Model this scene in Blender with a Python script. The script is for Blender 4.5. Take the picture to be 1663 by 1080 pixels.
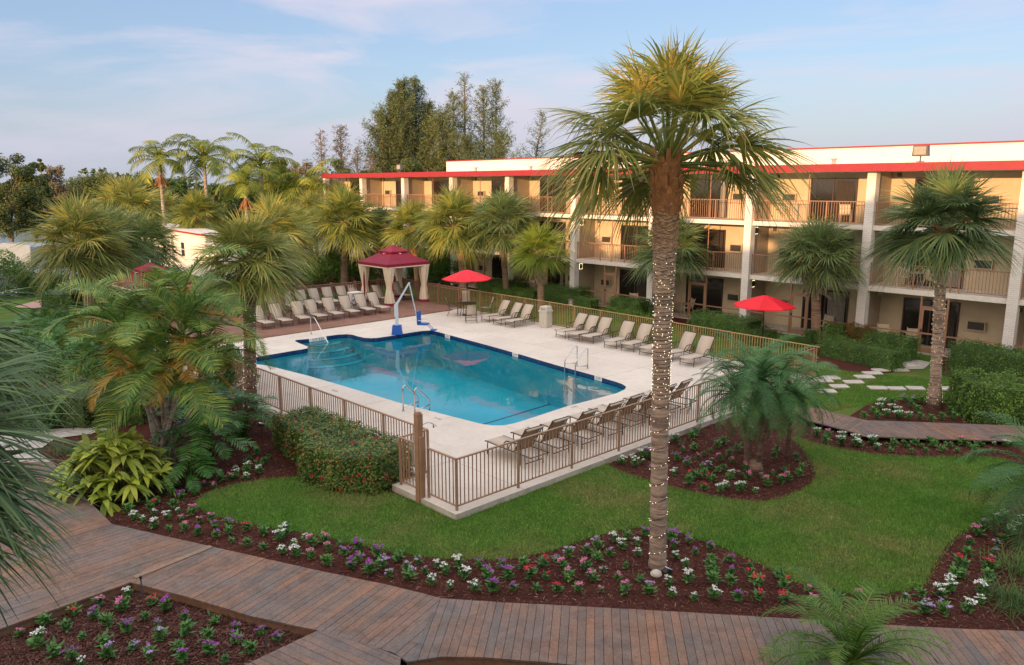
import bpy, math, random
import numpy as np
from mathutils import Vector, Matrix
from mathutils.geometry import tessellate_polygon
random.seed(7); R = np.random.default_rng(11)
for o in list(bpy.data.objects): bpy.data.objects.remove(o)
S = bpy.context.scene; C = S.collection

# ---------------- camera, sky, sun, exposure ----------------
F = 1250.0; PITCH = math.atan(240/1250.0); CAMH = 7.5
cd = bpy.data.cameras.new('camera'); cam = bpy.data.objects.new('camera', cd); C.objects.link(cam)
cd.sensor_width = 36; cd.lens = F/1663*36; cd.clip_start = 0.05; cd.clip_end = 5000
cam.location = (0, 0, CAMH); cam.rotation_euler = (math.pi/2-PITCH, 0, 0); S.camera = cam
S.render.resolution_x = 1024; S.render.resolution_y = 665
SUN_AZ = math.radians(213); SUN_EL = math.radians(6.5)       # azimuth clockwise from +Y
sdir = Vector((math.sin(SUN_AZ)*math.cos(SUN_EL), math.cos(SUN_AZ)*math.cos(SUN_EL), math.sin(SUN_EL)))
W = bpy.data.worlds.new('World'); S.world = W; W.use_nodes = True
nt = W.node_tree; bg = nt.nodes['Background']
sky = nt.nodes.new('ShaderNodeTexSky'); sky.sky_type = 'NISHITA'; sky.sun_disc = False
sky.sun_elevation = SUN_EL; sky.sun_rotation = SUN_AZ; sky.altitude = 0; sky.air_density = 1.0; sky.dust_density = 0.6; sky.ozone_density = 1.2
tc = nt.nodes.new('ShaderNodeTexCoord'); mp = nt.nodes.new('ShaderNodeMapping'); mp.inputs['Scale'].default_value = (1.2, 1.2, 7.0); mp.inputs['Rotation'].default_value = (0.12, 0.1, 0.3)
nz = nt.nodes.new('ShaderNodeTexNoise'); nz.inputs['Scale'].default_value = 1.6; nz.inputs['Detail'].default_value = 7; nz.inputs['Roughness'].default_value = 0.55; nz.inputs['Distortion'].default_value = 0.6
cr = nt.nodes.new('ShaderNodeValToRGB'); cr.color_ramp.elements[0].position = 0.47; cr.color_ramp.elements[1].position = 0.62
cr.color_ramp.elements[0].color = (0,0,0,1); cr.color_ramp.elements[1].color = (0.85,0.85,0.85,1)
mx = nt.nodes.new('ShaderNodeMix'); mx.data_type = 'RGBA'; mx.inputs['B'].default_value = (2.45, 2.3, 2.65, 1)
L_ = nt.links.new
L_(tc.outputs['Generated'], mp.inputs['Vector']); L_(mp.outputs['Vector'], nz.inputs['Vector']); L_(nz.outputs['Fac'], cr.inputs['Fac'])
tint = nt.nodes.new('ShaderNodeMix'); tint.data_type = 'RGBA'; tint.blend_type = 'MULTIPLY'; tint.inputs['Factor'].default_value = 1.0; tint.inputs['B'].default_value = (0.80, 0.80, 0.92, 1)
ev = nt.nodes.new('ShaderNodeMix'); ev.data_type = 'RGBA'; ev.inputs['Factor'].default_value = 0.6; ev.inputs['B'].default_value = (1.25, 1.8, 2.55, 1); L_(sky.outputs['Color'], ev.inputs['A']); L_(ev.outputs['Result'], tint.inputs['A'])
L_(cr.outputs['Color'], mx.inputs['Factor']); L_(tint.outputs['Result'], mx.inputs['A'])
# overhead brightening added above the view as fill light, mauve haze low on the horizon
sx = nt.nodes.new('ShaderNodeSeparateXYZ'); L_(tc.outputs['Generated'], sx.inputs[0])
def mrange(a, b, c, d):
    m = nt.nodes.new('ShaderNodeMapRange'); m.interpolation_type = 'SMOOTHSTEP'
    for k, v in zip(('From Min', 'From Max', 'To Min', 'To Max'), (a, b, c, d)): m.inputs[k].default_value = v
    L_(sx.outputs[2], m.inputs['Value']); return m.outputs['Result']
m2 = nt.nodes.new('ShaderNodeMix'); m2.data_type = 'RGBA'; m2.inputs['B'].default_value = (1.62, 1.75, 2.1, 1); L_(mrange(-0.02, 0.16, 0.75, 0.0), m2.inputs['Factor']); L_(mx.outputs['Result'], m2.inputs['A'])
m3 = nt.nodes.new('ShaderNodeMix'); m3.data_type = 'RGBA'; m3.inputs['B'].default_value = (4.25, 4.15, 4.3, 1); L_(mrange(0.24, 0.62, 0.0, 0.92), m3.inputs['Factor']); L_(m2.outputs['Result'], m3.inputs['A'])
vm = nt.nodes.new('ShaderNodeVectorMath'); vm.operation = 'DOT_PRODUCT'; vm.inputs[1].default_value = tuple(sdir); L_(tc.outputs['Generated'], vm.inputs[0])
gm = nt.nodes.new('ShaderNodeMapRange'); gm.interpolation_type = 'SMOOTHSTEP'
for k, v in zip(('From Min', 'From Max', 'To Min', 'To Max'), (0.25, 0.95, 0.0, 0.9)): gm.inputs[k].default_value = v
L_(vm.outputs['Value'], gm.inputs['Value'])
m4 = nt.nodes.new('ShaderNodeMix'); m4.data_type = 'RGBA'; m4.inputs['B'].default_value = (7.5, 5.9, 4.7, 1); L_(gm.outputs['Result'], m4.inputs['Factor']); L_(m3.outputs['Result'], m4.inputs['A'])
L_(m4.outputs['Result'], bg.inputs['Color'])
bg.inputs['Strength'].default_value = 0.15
sl = bpy.data.lights.new('sun', 'SUN'); sl.energy = 2.9; sl.angle = math.radians(0.6); sl.color = (1.0, 0.55, 0.25)
so = bpy.data.objects.new('sun', sl); C.objects.link(so); so.rotation_euler = sdir.to_track_quat('Z', 'Y').to_euler(); so.location = (0, 0, 60)
S.view_settings.view_transform = 'Standard'; S.view_settings.look = 'None'; S.view_settings.gamma = 1; S.view_settings.exposure = 1.1
try: S.cycles.transparent_max_bounces = 16
except Exception: pass

# ---------------- pixel -> world ----------------
def ray(x, y):
    u = x-831.5; v = 540-y
    return (u, F*math.cos(PITCH)+v*math.sin(PITCH), -F*math.sin(PITCH)+v*math.cos(PITCH))
def at(x, y, z=0.0):
    r = ray(x, y); t = (z-CAMH)/r[2]; return (r[0]*t, r[1]*t)
def atY(x, y, Y):
    r = ray(x, y); t = Y/r[1]; return (r[0]*t, Y, CAMH+r[2]*t)
def WP(pts, z=0.0): return [at(x, y, z) for x, y in pts]

# ---------------- materials ----------------
MT = {}
def _m(name):
    m = bpy.data.materials.new(name); m.use_nodes = True; MT[name] = m
    return m, m.node_tree, m.node_tree.nodes['Principled BSDF']
def _set(p, **k):
    for a, b in k.items():
        if a in p.inputs: p.inputs[a].default_value = b
def N(nt, t, **k):
    n = nt.nodes.new(t)
    for a, b in k.items(): setattr(n, a, b)
    return n
def ramp(nt, fac, stops):
    r = N(nt, 'ShaderNodeValToRGB'); e = r.color_ramp.elements
    while len(e) < len(stops): e.new(0.5)
    for q, (p, c) in zip(e, stops): q.position = p; q.color = (*c, 1)
    nt.links.new(fac, r.inputs['Fac']); return r.outputs['Color']
def noise(nt, scale, detail=5, rough=0.6, stretch=None, dist=0, coord='Object'):
    t = N(nt, 'ShaderNodeTexCoord'); n = N(nt, 'ShaderNodeTexNoise'); n.inputs['Scale'].default_value = scale
    n.inputs['Detail'].default_value = detail; n.inputs['Roughness'].default_value = rough; n.inputs['Distortion'].default_value = dist
    v = t.outputs[coord]
    if stretch:
        m = N(nt, 'ShaderNodeMapping'); m.inputs['Scale'].default_value = stretch; nt.links.new(v, m.inputs['Vector']); v = m.outputs['Vector']
    nt.links.new(v, n.inputs['Vector']); return n.outputs['Fac']
def mixc(nt, fac, a, b, mode='MIX'):
    m = N(nt, 'ShaderNodeMix'); m.data_type = 'RGBA'; m.blend_type = mode
    for s, v in (('Factor', fac), ('A', a), ('B', b)):
        if isinstance(v, (int, float)): m.inputs[s].default_value = v
        elif isinstance(v, tuple): m.inputs[s].default_value = (*v, 1)
        else: nt.links.new(v, m.inputs[s])
    return m.outputs['Result']
def bump(nt, p, h, s=0.3, d=0.02):
    b = N(nt, 'ShaderNodeBump'); b.inputs['Strength'].default_value = s; b.inputs['Distance'].default_value = d
    nt.links.new(h, b.inputs['Height']); nt.links.new(b.outputs['Normal'], p.inputs['Normal'])
def solid(name, c, rough=0.6, metal=0.0, var=0.12, scale=6, bumps=0.0, bscale=40):
    m, nt, p = _m(name); _set(p, Roughness=rough, Metallic=metal)
    n = noise(nt, scale, 6)
    lo = tuple(x*(1-var) for x in c); hi = tuple(min(1, x*(1+var)) for x in c)
    nt.links.new(ramp(nt, n, [(0.3, lo), (0.7, hi)]), p.inputs['Base Color'])
    if bumps: bump(nt, p, noise(nt, bscale, 4), bumps)
    return m
def leaf(name, cols, rough=0.5, transl=0.25, tip=None):
    if name.startswith(('sabal', 'phoenix', 'royal')): cols = [tuple(x*1.42 for x in c) for c in cols]; transl = 0.32
    elif name not in ('lime_leaf', 'areca_orange'): cols = [tuple(x*1.2 for x in c) for c in cols]
    """cols: list of colours chosen per leaf"""
    m, nt, p = _m(name); _set(p, Roughness=rough); p.inputs['Specular IOR Level'].default_value = 0.35
    g = N(nt, 'ShaderNodeNewGeometry')
    st = [(i/(max(1, len(cols)-1)), c) for i, c in enumerate(cols)]
    a = ramp(nt, g.outputs['Random Per Island'], st)
    n = noise(nt, 1.7, 3)
    col = mixc(nt, 1.0, a, ramp(nt, n, [(0.3, (0.62,)*3), (0.7, (1.25, 1.2, 1.05))]), 'MULTIPLY')
    oi = N(nt, 'ShaderNodeObjectInfo')
    col = mixc(nt, 1.0, col, ramp(nt, oi.outputs['Random'], [(0, (0.85, 0.88, 0.9)), (1, (1.18, 1.12, 1.0))]), 'MULTIPLY')
    nt.links.new(col, p.inputs['Base Color'])
    t = N(nt, 'ShaderNodeBsdfTranslucent'); nt.links.new(col, t.inputs['Color'])
    ms = N(nt, 'ShaderNodeMixShader'); ms.inputs[0].default_value = transl
    nt.links.new(p.outputs[0], ms.inputs[1]); nt.links.new(t.outputs[0], ms.inputs[2])
    nt.links.new(ms.outputs[0], nt.nodes['Material Output'].inputs['Surface'])
    return m
solid('white_paint', (0.8, 0.78, 0.75), 0.6, var=0.06, scale=3)
solid('white_metal', (0.75, 0.76, 0.78), 0.35, 0.0, 0.05)
solid('red_trim', (0.30, 0.022, 0.035), 0.5, var=0.1)
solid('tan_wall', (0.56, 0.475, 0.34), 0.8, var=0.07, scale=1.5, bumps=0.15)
solid('door_frame', (0.06, 0.04, 0.035), 0.5)
solid('brown_rail', (0.32, 0.18, 0.11), 0.5, var=0.12, scale=5)
solid('fence_brown', (0.33, 0.195, 0.12), 0.55, var=0.15, scale=4)
solid('fence_wood', (0.24, 0.13, 0.085), 0.75, var=0.25, scale=9)
solid('fence_gold', (0.42, 0.27, 0.12), 0.6, var=0.15, scale=4)
solid('ac_grey', (0.11, 0.105, 0.10), 0.5)
solid('curtain', (0.33, 0.31, 0.28), 0.9)
solid('dark_curtain', (0.05, 0.042, 0.038), 0.9)
solid('gutter_white', (0.72, 0.70, 0.66), 0.6, var=0.08)
solid('roof_grey', (0.42, 0.42, 0.42), 0.8)
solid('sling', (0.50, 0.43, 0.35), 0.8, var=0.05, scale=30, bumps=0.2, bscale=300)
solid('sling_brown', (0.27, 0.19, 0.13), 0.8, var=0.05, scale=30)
solid('bronze', (0.055, 0.038, 0.032), 0.4, 0.3)
solid('umbrella_red', (0.78, 0.012, 0.03), 0.7, var=0.06, scale=2)
solid('maroon', (0.23, 0.008, 0.035), 0.75, var=0.12, scale=3)
solid('cream', (0.72, 0.62, 0.47), 0.85, var=0.06, scale=6)
solid('lift_white', (0.68, 0.74, 0.80), 0.3, 0.2, 0.04)
solid('lift_blue', (0.01, 0.10, 0.42), 0.5)
solid('steel', (0.62, 0.62, 0.63), 0.22, 1.0, 0.04)
solid('bin_stone', (0.55, 0.52, 0.46), 0.9, var=0.22, scale=30, bumps=0.4, bscale=80)
solid('curb', (0.50, 0.46, 0.40), 0.9, var=0.28, scale=3, bumps=0.3)
solid('asphalt', (0.05, 0.052, 0.057), 0.9, var=0.2, scale=3)
solid('paving', (0.42, 0.40, 0.37), 0.9, var=0.22, scale=5, bumps=0.3)
solid('pinkpath', (0.42, 0.27, 0.24), 0.9, var=0.12, scale=5)
solid('stone', (0.55, 0.53, 0.48), 0.9, var=0.2, scale=2.2, bumps=0.3)
solid('stone_wood', (0.25, 0.18, 0.13), 0.8, var=0.2, scale=9)
solid('black', (0.015, 0.015, 0.016), 0.5)
solid('lamp_grey', (0.10, 0.10, 0.11), 0.5)
solid('bark', (0.18, 0.125, 0.09), 0.95, var=0.35, scale=12, bumps=0.6, bscale=30)
solid('bark_pale', (0.33, 0.29, 0.25), 0.9, var=0.25, scale=8, bumps=0.4)
solid('boot', (0.36, 0.17, 0.075), 0.9, var=0.4, scale=9)
solid('boot_grey', (0.37, 0.28, 0.22), 0.95, var=0.4, scale=9)
solid('boot_mid', (0.38, 0.25, 0.165), 0.95, var=0.4, scale=9)
solid('boot_dark', (0.24, 0.17, 0.125), 0.95, var=0.4, scale=9)
solid('boot_pale', (0.42, 0.34, 0.27), 0.95, var=0.3, scale=9)
solid('petiole', (0.22, 0.24, 0.06), 0.6)
solid('stem_green', (0.16, 0.19, 0.05), 0.6)
solid('van_paint', (0.26, 0.32, 0.38), 0.4)
solid('car_grey', (0.33, 0.34, 0.36), 0.3, 0.3)
solid('tyre', (0.02, 0.02, 0.02), 0.8)
solid('far_bark', (0.16, 0.12, 0.10), 0.95, var=0.3)
def fl(name, c): 
    m, nt, p = _m(name); _set(p, Roughness=0.6)
    g = N(nt, 'ShaderNodeNewGeometry')
    nt.links.new(ramp(nt, g.outputs['Random Per Island'], [(0, tuple(x*0.75 for x in c)), (1, tuple(min(1, x*1.15) for x in c))]), p.inputs['Base Color'])
fl('petal_white', (0.78, 0.80, 0.78)); fl('petal_pink', (0.72, 0.20, 0.42)); fl('petal_violet', (0.36, 0.06, 0.42))
fl('petal_red', (0.62, 0.015, 0.06)); fl('petal_lavender', (0.48, 0.32, 0.60))
# palm trunk with rings
def trunkmat(name, a, b, ringscale=9):
    m, nt, p = _m(name); _set(p, Roughness=0.95)
    n = noise(nt, 5, 8, 0.7, (1, 1, 2.5)); n2 = noise(nt, 2.2, 3, 0.6, (0.6, 0.6, ringscale), 0.8)
    c = ramp(nt, n, [(0.25, a), (0.75, b)]); k = ramp(nt, n2, [(0.42, (0.62,)*3), (0.5, (1.0,)*3), (0.6, (1.15,)*3)])
    nt.links.new(mixc(nt, 1.0, c, k, 'MULTIPLY'), p.inputs['Base Color'])
    ad = N(nt, 'ShaderNodeMath', operation='ADD'); nt.links.new(n, ad.inputs[0]); nt.links.new(n2, ad.inputs[1]); bump(nt, p, ad.outputs[0], 0.8, 0.04)
trunkmat('trunk_grey', (0.26, 0.18, 0.14), (0.48, 0.37, 0.30), 5)
trunkmat('trunk_brown', (0.16, 0.10, 0.075), (0.30, 0.20, 0.15))
trunkmat('trunk_tan', (0.27, 0.17, 0.12), (0.42, 0.28, 0.20))
trunkmat('trunk_smooth', (0.30, 0.26, 0.22), (0.44, 0.38, 0.33), 5)
# ground materials
m, nt, p = _m('grass'); _set(p, Roughness=0.95); p.inputs['Specular IOR Level'].default_value = 0.1
a = ramp(nt, noise(nt, 0.32, 4, 0.6), [(0.3, (0.06, 0.15, 0.02)), (0.5, (0.08, 0.165, 0.03)), (0.66, (0.15, 0.165, 0.05))])
b = ramp(nt, noise(nt, 22, 6, 0.75), [(0.3, (0.5,)*3), (0.7, (1.45,)*3)])
nt.links.new(mixc(nt, 1.0, a, b, 'MULTIPLY'), p.inputs['Base Color']); bump(nt, p, noise(nt, 45, 4, 0.7), 0.8, 0.03)
m, nt, p = _m('grass_blade'); _set(p, Roughness=0.7); p.inputs['Specular IOR Level'].default_value = 0.2
g = N(nt, 'ShaderNodeNewGeometry')
a = mixc(nt, 1.0, ramp(nt, noise(nt, 0.32, 4, 0.6), [(0.3, (0.105, 0.27, 0.04)), (0.5, (0.16, 0.29, 0.06)), (0.64, (0.25, 0.28, 0.10))]), ramp(nt, noise(nt, 1.6, 5, 0.7), [(0.35, (0.75, 0.8, 0.75)), (0.6, (1.05,)*3), (0.75, (1.35, 1.2, 1.2))]), 'MULTIPLY')
b = ramp(nt, g.outputs['Random Per Island'], [(0, (0.6, 0.65, 0.6)), (0.85, (1.25,)*3), (1, (2.0, 1.6, 1.3))])
nt.links.new(mixc(nt, 1.0, a, b, 'MULTIPLY'), p.inputs['Base Color'])
m, nt, p = _m('mulch'); _set(p, Roughness=0.95); p.inputs['Specular IOR Level'].default_value = 0.15
n = noise(nt, 14, 8, 0.8, None, 1.5)
nt.links.new(mixc(nt, 1.0, ramp(nt, n, [(0.3, (0.03, 0.011, 0.009)), (0.52, (0.10, 0.033, 0.024)), (0.75, (0.19, 0.08, 0.055))]), ramp(nt, noise(nt, 0.9, 3), [(0.3, (0.75,)*3), (0.7, (1.2,)*3)]), 'MULTIPLY'), p.inputs['Base Color']); bump(nt, p, n, 1.0, 0.05)
m, nt, p = _m('mulch_chip'); _set(p, Roughness=0.9)
g = N(nt, 'ShaderNodeNewGeometry')
nt.links.new(ramp(nt, g.outputs['Random Per Island'], [(0, (0.025, 0.010, 0.009)), (0.55, (0.11, 0.037, 0.027)), (0.93, (0.20, 0.085, 0.06)), (1, (0.30, 0.20, 0.15))]), p.inputs['Base Color'])
m, nt, p = _m('deck_concrete'); _set(p, Roughness=0.85)
a = ramp(nt, noise(nt, 0.5, 5), [(0.3, (0.60, 0.55, 0.49)), (0.7, (0.70, 0.65, 0.585))])
v = ramp(nt, noise(nt, 7, 9, 0.75, None, 0.8), [(0.33, (0.92, 0.91, 0.90)), (0.5, (1.0,)*3), (0.7, (1.05,)*3)])
tcd = N(nt, 'ShaderNodeTexCoord'); mpd = N(nt, 'ShaderNodeMapping'); mpd.inputs['Rotation'].default_value = (0, 0, -math.atan2(.686, .728)); nt.links.new(tcd.outputs['Object'], mpd.inputs['Vector'])
bk = N(nt, 'ShaderNodeTexBrick'); bk.offset = 0; bk.inputs['Scale'].default_value = 1; bk.inputs['Brick Width'].default_value = 3.1; bk.inputs['Row Height'].default_value = 3.1; bk.inputs['Mortar Size'].default_value = 0.012
bk.inputs['Color1'].default_value = (1,1,1,1); bk.inputs['Color2'].default_value = (.96,.955,.95,1); bk.inputs['Mortar'].default_value = (.62,.58,.54,1); nt.links.new(mpd.outputs[0], bk.inputs['Vector'])
v = mixc(nt, 1.0, v, bk.outputs['Color'], 'MULTIPLY')
v = mixc(nt, 1.0, v, ramp(nt, noise(nt, 1.3, 6, 0.7, None, 1.5), [(0.34, (0.90, 0.89, 0.87)), (0.46, (1.0,)*3)]), 'MULTIPLY')
nt.links.new(mixc(nt, 1.0, a, v, 'MULTIPLY'), p.inputs['Base Color']); bump(nt, p, noise(nt, 30, 4), 0.25)
m, nt, p = _m('deck_brown'); _set(p, Roughness=0.8)
a = ramp(nt, noise(nt, 1.2, 6, 0.7), [(0.3, (0.19, 0.095, 0.065)), (0.7, (0.29, 0.155, 0.11))])
nt.links.new(mixc(nt, 1.0, a, ramp(nt, noise(nt, 12, 6), [(0.35, (0.85,)*3), (0.65, (1.08,)*3)]), 'MULTIPLY'), p.inputs['Base Color'])
m, nt, p = _m('plank'); _set(p, Roughness=0.75)
g = N(nt, 'ShaderNodeNewGeometry')
a = ramp(nt, g.outputs['Random Per Island'], [(0, (0.27, 0.145, 0.09)), (0.25, (0.21, 0.135, 0.10)), (0.45, (0.16, 0.12, 0.10)), (0.6, (0.24, 0.14, 0.095)), (0.85, (0.125, 0.11, 0.105)), (1, (0.20, 0.145, 0.115))])
w = noise(nt, 0.55, 4, 0.6, None, 0.4)
# weathered grey towards noise patches, reddish stain elsewhere
c1 = mixc(nt, ramp(nt, w, [(0.48, (0,)*3), (0.66, (.75,)*3)]), a, (0.15, 0.145, 0.15))
c2 = mixc(nt, 0.25, c1, mixc(nt, ramp(nt, noise(nt, 0.9, 3, 0.5), [(0.4, (0,)*3), (0.6, (1,)*3)]), (0.30, 0.145, 0.085), (0.125, 0.12, 0.12)))
gr = ramp(nt, noise(nt, 26, 6, 0.75, None, 0.5), [(0.3, (0.6,)*3), (0.55, (1.05,)*3), (0.8, (1.35,)*3)])
c2 = mixc(nt, 1.0, c2, ramp(nt, noise(nt, 2.6, 6, 0.75, None, 0.8), [(0.35, (0.72, 0.7, 0.7)), (0.5, (1.0,)*3), (0.68, (1.22, 1.2, 1.18))]), 'MULTIPLY')
nt.links.new(mixc(nt, 1.0, c2, gr, 'MULTIPLY'), p.inputs['Base Color']); bump(nt, p, noise(nt, 40, 5, 0.7), 0.35, 0.01)
# white painted brick
def brickmat(name, c1, c2, mo):
    m, nt, p = _m(name); _set(p, Roughness=0.75)
    t = N(nt, 'ShaderNodeTexCoord'); sp = N(nt, 'ShaderNodeSeparateXYZ'); nt.links.new(t.outputs['Object'], sp.inputs[0])
    ad = N(nt, 'ShaderNodeMath', operation='ADD'); nt.links.new(sp.outputs[0], ad.inputs[0]); nt.links.new(sp.outputs[1], ad.inputs[1])
    cb = N(nt, 'ShaderNodeCombineXYZ'); nt.links.new(ad.outputs[0], cb.inputs[0]); nt.links.new(sp.outputs[2], cb.inputs[1])
    b = N(nt, 'ShaderNodeTexBrick'); b.inputs['Scale'].default_value = 1; b.inputs['Brick Width'].default_value = 0.22; b.inputs['Row Height'].default_value = 0.085; b.inputs['Mortar Size'].default_value = 0.008
    b.inputs['Color1'].default_value = (*c1, 1); b.inputs['Color2'].default_value = (*c2, 1); b.inputs['Mortar'].default_value = (*mo, 1)
    nt.links.new(cb.outputs[0], b.inputs['Vector'])
    nt.links.new(mixc(nt, 1.0, b.outputs['Color'], ramp(nt, noise(nt, 1.5, 5), [(0.3, (0.88,)*3), (0.7, (1.05,)*3)]), 'MULTIPLY'), p.inputs['Base Color'])
    bump(nt, p, b.outputs['Fac'], -0.5, 0.01)
brickmat('white_brick', (0.80, 0.79, 0.77), (0.76, 0.75, 0.73), (0.60, 0.58, 0.56))
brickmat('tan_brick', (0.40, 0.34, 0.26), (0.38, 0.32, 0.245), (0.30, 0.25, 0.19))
# glass
m, nt, p = _m('dark_glass'); _set(p, Roughness=0.06); p.inputs['Base Color'].default_value = (0.022, 0.018, 0.018, 1); p.inputs['Specular IOR Level'].default_value = 0.6
# pool materials
m, nt, p = _m('pool_tile'); _set(p, Roughness=0.2)
t = N(nt, 'ShaderNodeTexCoord'); b = N(nt, 'ShaderNodeTexVoronoi'); b.inputs['Scale'].default_value = 9
nt.links.new(t.outputs['Object'], b.inputs['Vector'])
nt.links.new(ramp(nt, b.outputs['Color'], [(0.0, (0.005, 0.018, 0.07)), (1.0, (0.015, 0.05, 0.17))]), p.inputs['Base Color'])
solid('pool_ledge', (0.52, 0.62, 0.66), 0.5, var=0.05)
solid('pool_plaster', (0.20, 0.60, 0.66), 0.7, var=0.08, scale=0.6)
solid('pool_stripe', (0.02, 0.10, 0.20), 0.7)
m, nt, p = _m('pool_water')
nt.nodes.remove(p); tr = N(nt, 'ShaderNodeBsdfTransparent'); tr.inputs['Color'].default_value = (0.12, 0.84, 0.93, 1)
gl = N(nt, 'ShaderNodeBsdfGlossy'); gl.inputs['Roughness'].default_value = 0.015; fr = N(nt, 'ShaderNodeFresnel'); fr.inputs['IOR'].default_value = 1.33
bm_ = N(nt, 'ShaderNodeBump'); bm_.inputs['Strength'].default_value = 0.10; bm_.inputs['Distance'].default_value = 0.03
nt.links.new(noise(nt, 1.3, 3, 0.5), bm_.inputs['Height']); nt.links.new(bm_.outputs[0], gl.inputs['Normal'])
fm = N(nt, 'ShaderNodeMath', operation='MULTIPLY_ADD'); fm.inputs[1].default_value = 1.1; fm.inputs[2].default_value = 0.0; fm.use_clamp = True; nt.links.new(fr.outputs[0], fm.inputs[0])
ms = N(nt, 'ShaderNodeMixShader'); nt.links.new(fm.outputs[0], ms.inputs[0]); nt.links.new(tr.outputs[0], ms.inputs[1]); nt.links.new(gl.outputs[0], ms.inputs[2])
nt.links.new(ms.outputs[0], nt.nodes['Material Output'].inputs['Surface'])
m, nt, p = _m('lake_water'); _set(p, Roughness=0.12); p.inputs['Base Color'].default_value = (0.16, 0.21, 0.24, 1)
def emis(name, c, s):
    m, nt, p = _m(name); p.inputs['Emission Color'].default_value = (*c, 1); p.inputs['Emission Strength'].default_value = s; p.inputs['Base Color'].default_value = (*c, 1)
emis('bulb', (1.0, 0.80, 0.5), 1.1); emis('sconce_glow', (1.0, 0.80, 0.42), 1.6)
# leaves
leaf('sabal_leaf', [(0.10, 0.16, 0.05), (0.15, 0.21, 0.06), (0.21, 0.25, 0.065), (0.30, 0.29, 0.07)])
leaf('sabal_tall', [(0.10, 0.155, 0.05), (0.15, 0.205, 0.06), (0.21, 0.25, 0.07), (0.28, 0.28, 0.08), (0.34, 0.27, 0.12)])
leaf('sabal_gold', [(0.11, 0.17, 0.05), (0.17, 0.22, 0.06), (0.24, 0.26, 0.08), (0.34, 0.31, 0.11)])
leaf('sabal_blue', [(0.07, 0.13, 0.065), (0.10, 0.17, 0.075), (0.14, 0.20, 0.08), (0.20, 0.24, 0.09)])
leaf('sabal_lime', [(0.13, 0.20, 0.03), (0.20, 0.27, 0.04), (0.28, 0.33, 0.05)])
leaf('royal_leaf', [(0.07, 0.14, 0.025), (0.12, 0.19, 0.03), (0.20, 0.24, 0.03), (0.30, 0.28, 0.04)])
leaf('areca_leaf', [(0.06, 0.17, 0.04), (0.10, 0.23, 0.05), (0.17, 0.28, 0.06), (0.32, 0.34, 0.07)])
leaf('areca_orange', [(0.26, 0.26, 0.05), (0.45, 0.30, 0.05), (0.55, 0.27, 0.05)])
leaf('phoenix_leaf', [(0.04, 0.13, 0.055), (0.065, 0.18, 0.07), (0.10, 0.22, 0.08)])
leaf('fern_leaf', [(0.06, 0.16, 0.03), (0.10, 0.21, 0.035), (0.15, 0.25, 0.045)])
leaf('near_leaf', [(0.035, 0.10, 0.045), (0.07, 0.15, 0.06), (0.17, 0.25, 0.11), (0.03, 0.07, 0.03)])
leaf('lime_leaf', [(0.28, 0.38, 0.04), (0.42, 0.52, 0.07), (0.52, 0.58, 0.12), (0.18, 0.30, 0.04)], 0.4)
leaf('philo_leaf', [(0.025, 0.09, 0.02), (0.04, 0.14, 0.025), (0.07, 0.20, 0.035)], 0.35, 0.15)
leaf('hedge_leaf', [(0.025, 0.09, 0.025), (0.05, 0.14, 0.03), (0.09, 0.19, 0.04), (0.14, 0.23, 0.05)], 0.45, 0.1)
leaf('hedge_ixora', [(0.03, 0.09, 0.025), (0.06, 0.15, 0.03), (0.11, 0.20, 0.04), (0.15, 0.22, 0.05), (0.10, 0.18, 0.04), (0.42, 0.16, 0.05)], 0.45, 0.1)
leaf('hedge_bright', [(0.04, 0.12, 0.02), (0.09, 0.20, 0.03), (0.16, 0.28, 0.05)], 0.45, 0.15)
leaf('hedge_rust', [(0.18, 0.07, 0.03), (0.28, 0.11, 0.04), (0.10, 0.10, 0.03)], 0.5, 0.1)
leaf('shrub_leaf', [(0.03, 0.10, 0.02), (0.06, 0.16, 0.025), (0.12, 0.23, 0.04)], 0.45, 0.2)
leaf('dark_leaf', [(0.03, 0.075, 0.022), (0.05, 0.11, 0.03), (0.08, 0.13, 0.035)], 0.5, 0.1)
leaf('tree_leaf', [(0.05, 0.085, 0.03), (0.08, 0.12, 0.04), (0.13, 0.155, 0.05)], 0.6, 0.15)
leaf('pine_leaf', [(0.06, 0.10, 0.045), (0.10, 0.14, 0.06), (0.15, 0.185, 0.075)], 0.7, 0.15)
leaf('bare_leaf', [(0.10, 0.10, 0.07), (0.14, 0.13, 0.09), (0.18, 0.15, 0.11)], 0.8, 0.15)
leaf('bed_leaf', [(0.05, 0.15, 0.045), (0.08, 0.22, 0.06), (0.13, 0.30, 0.08)], 0.5, 0.15)
leaf('tuft_leaf', [(0.04, 0.11, 0.03), (0.07, 0.16, 0.04), (0.11, 0.20, 0.05)], 0.5, 0.15)
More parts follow.
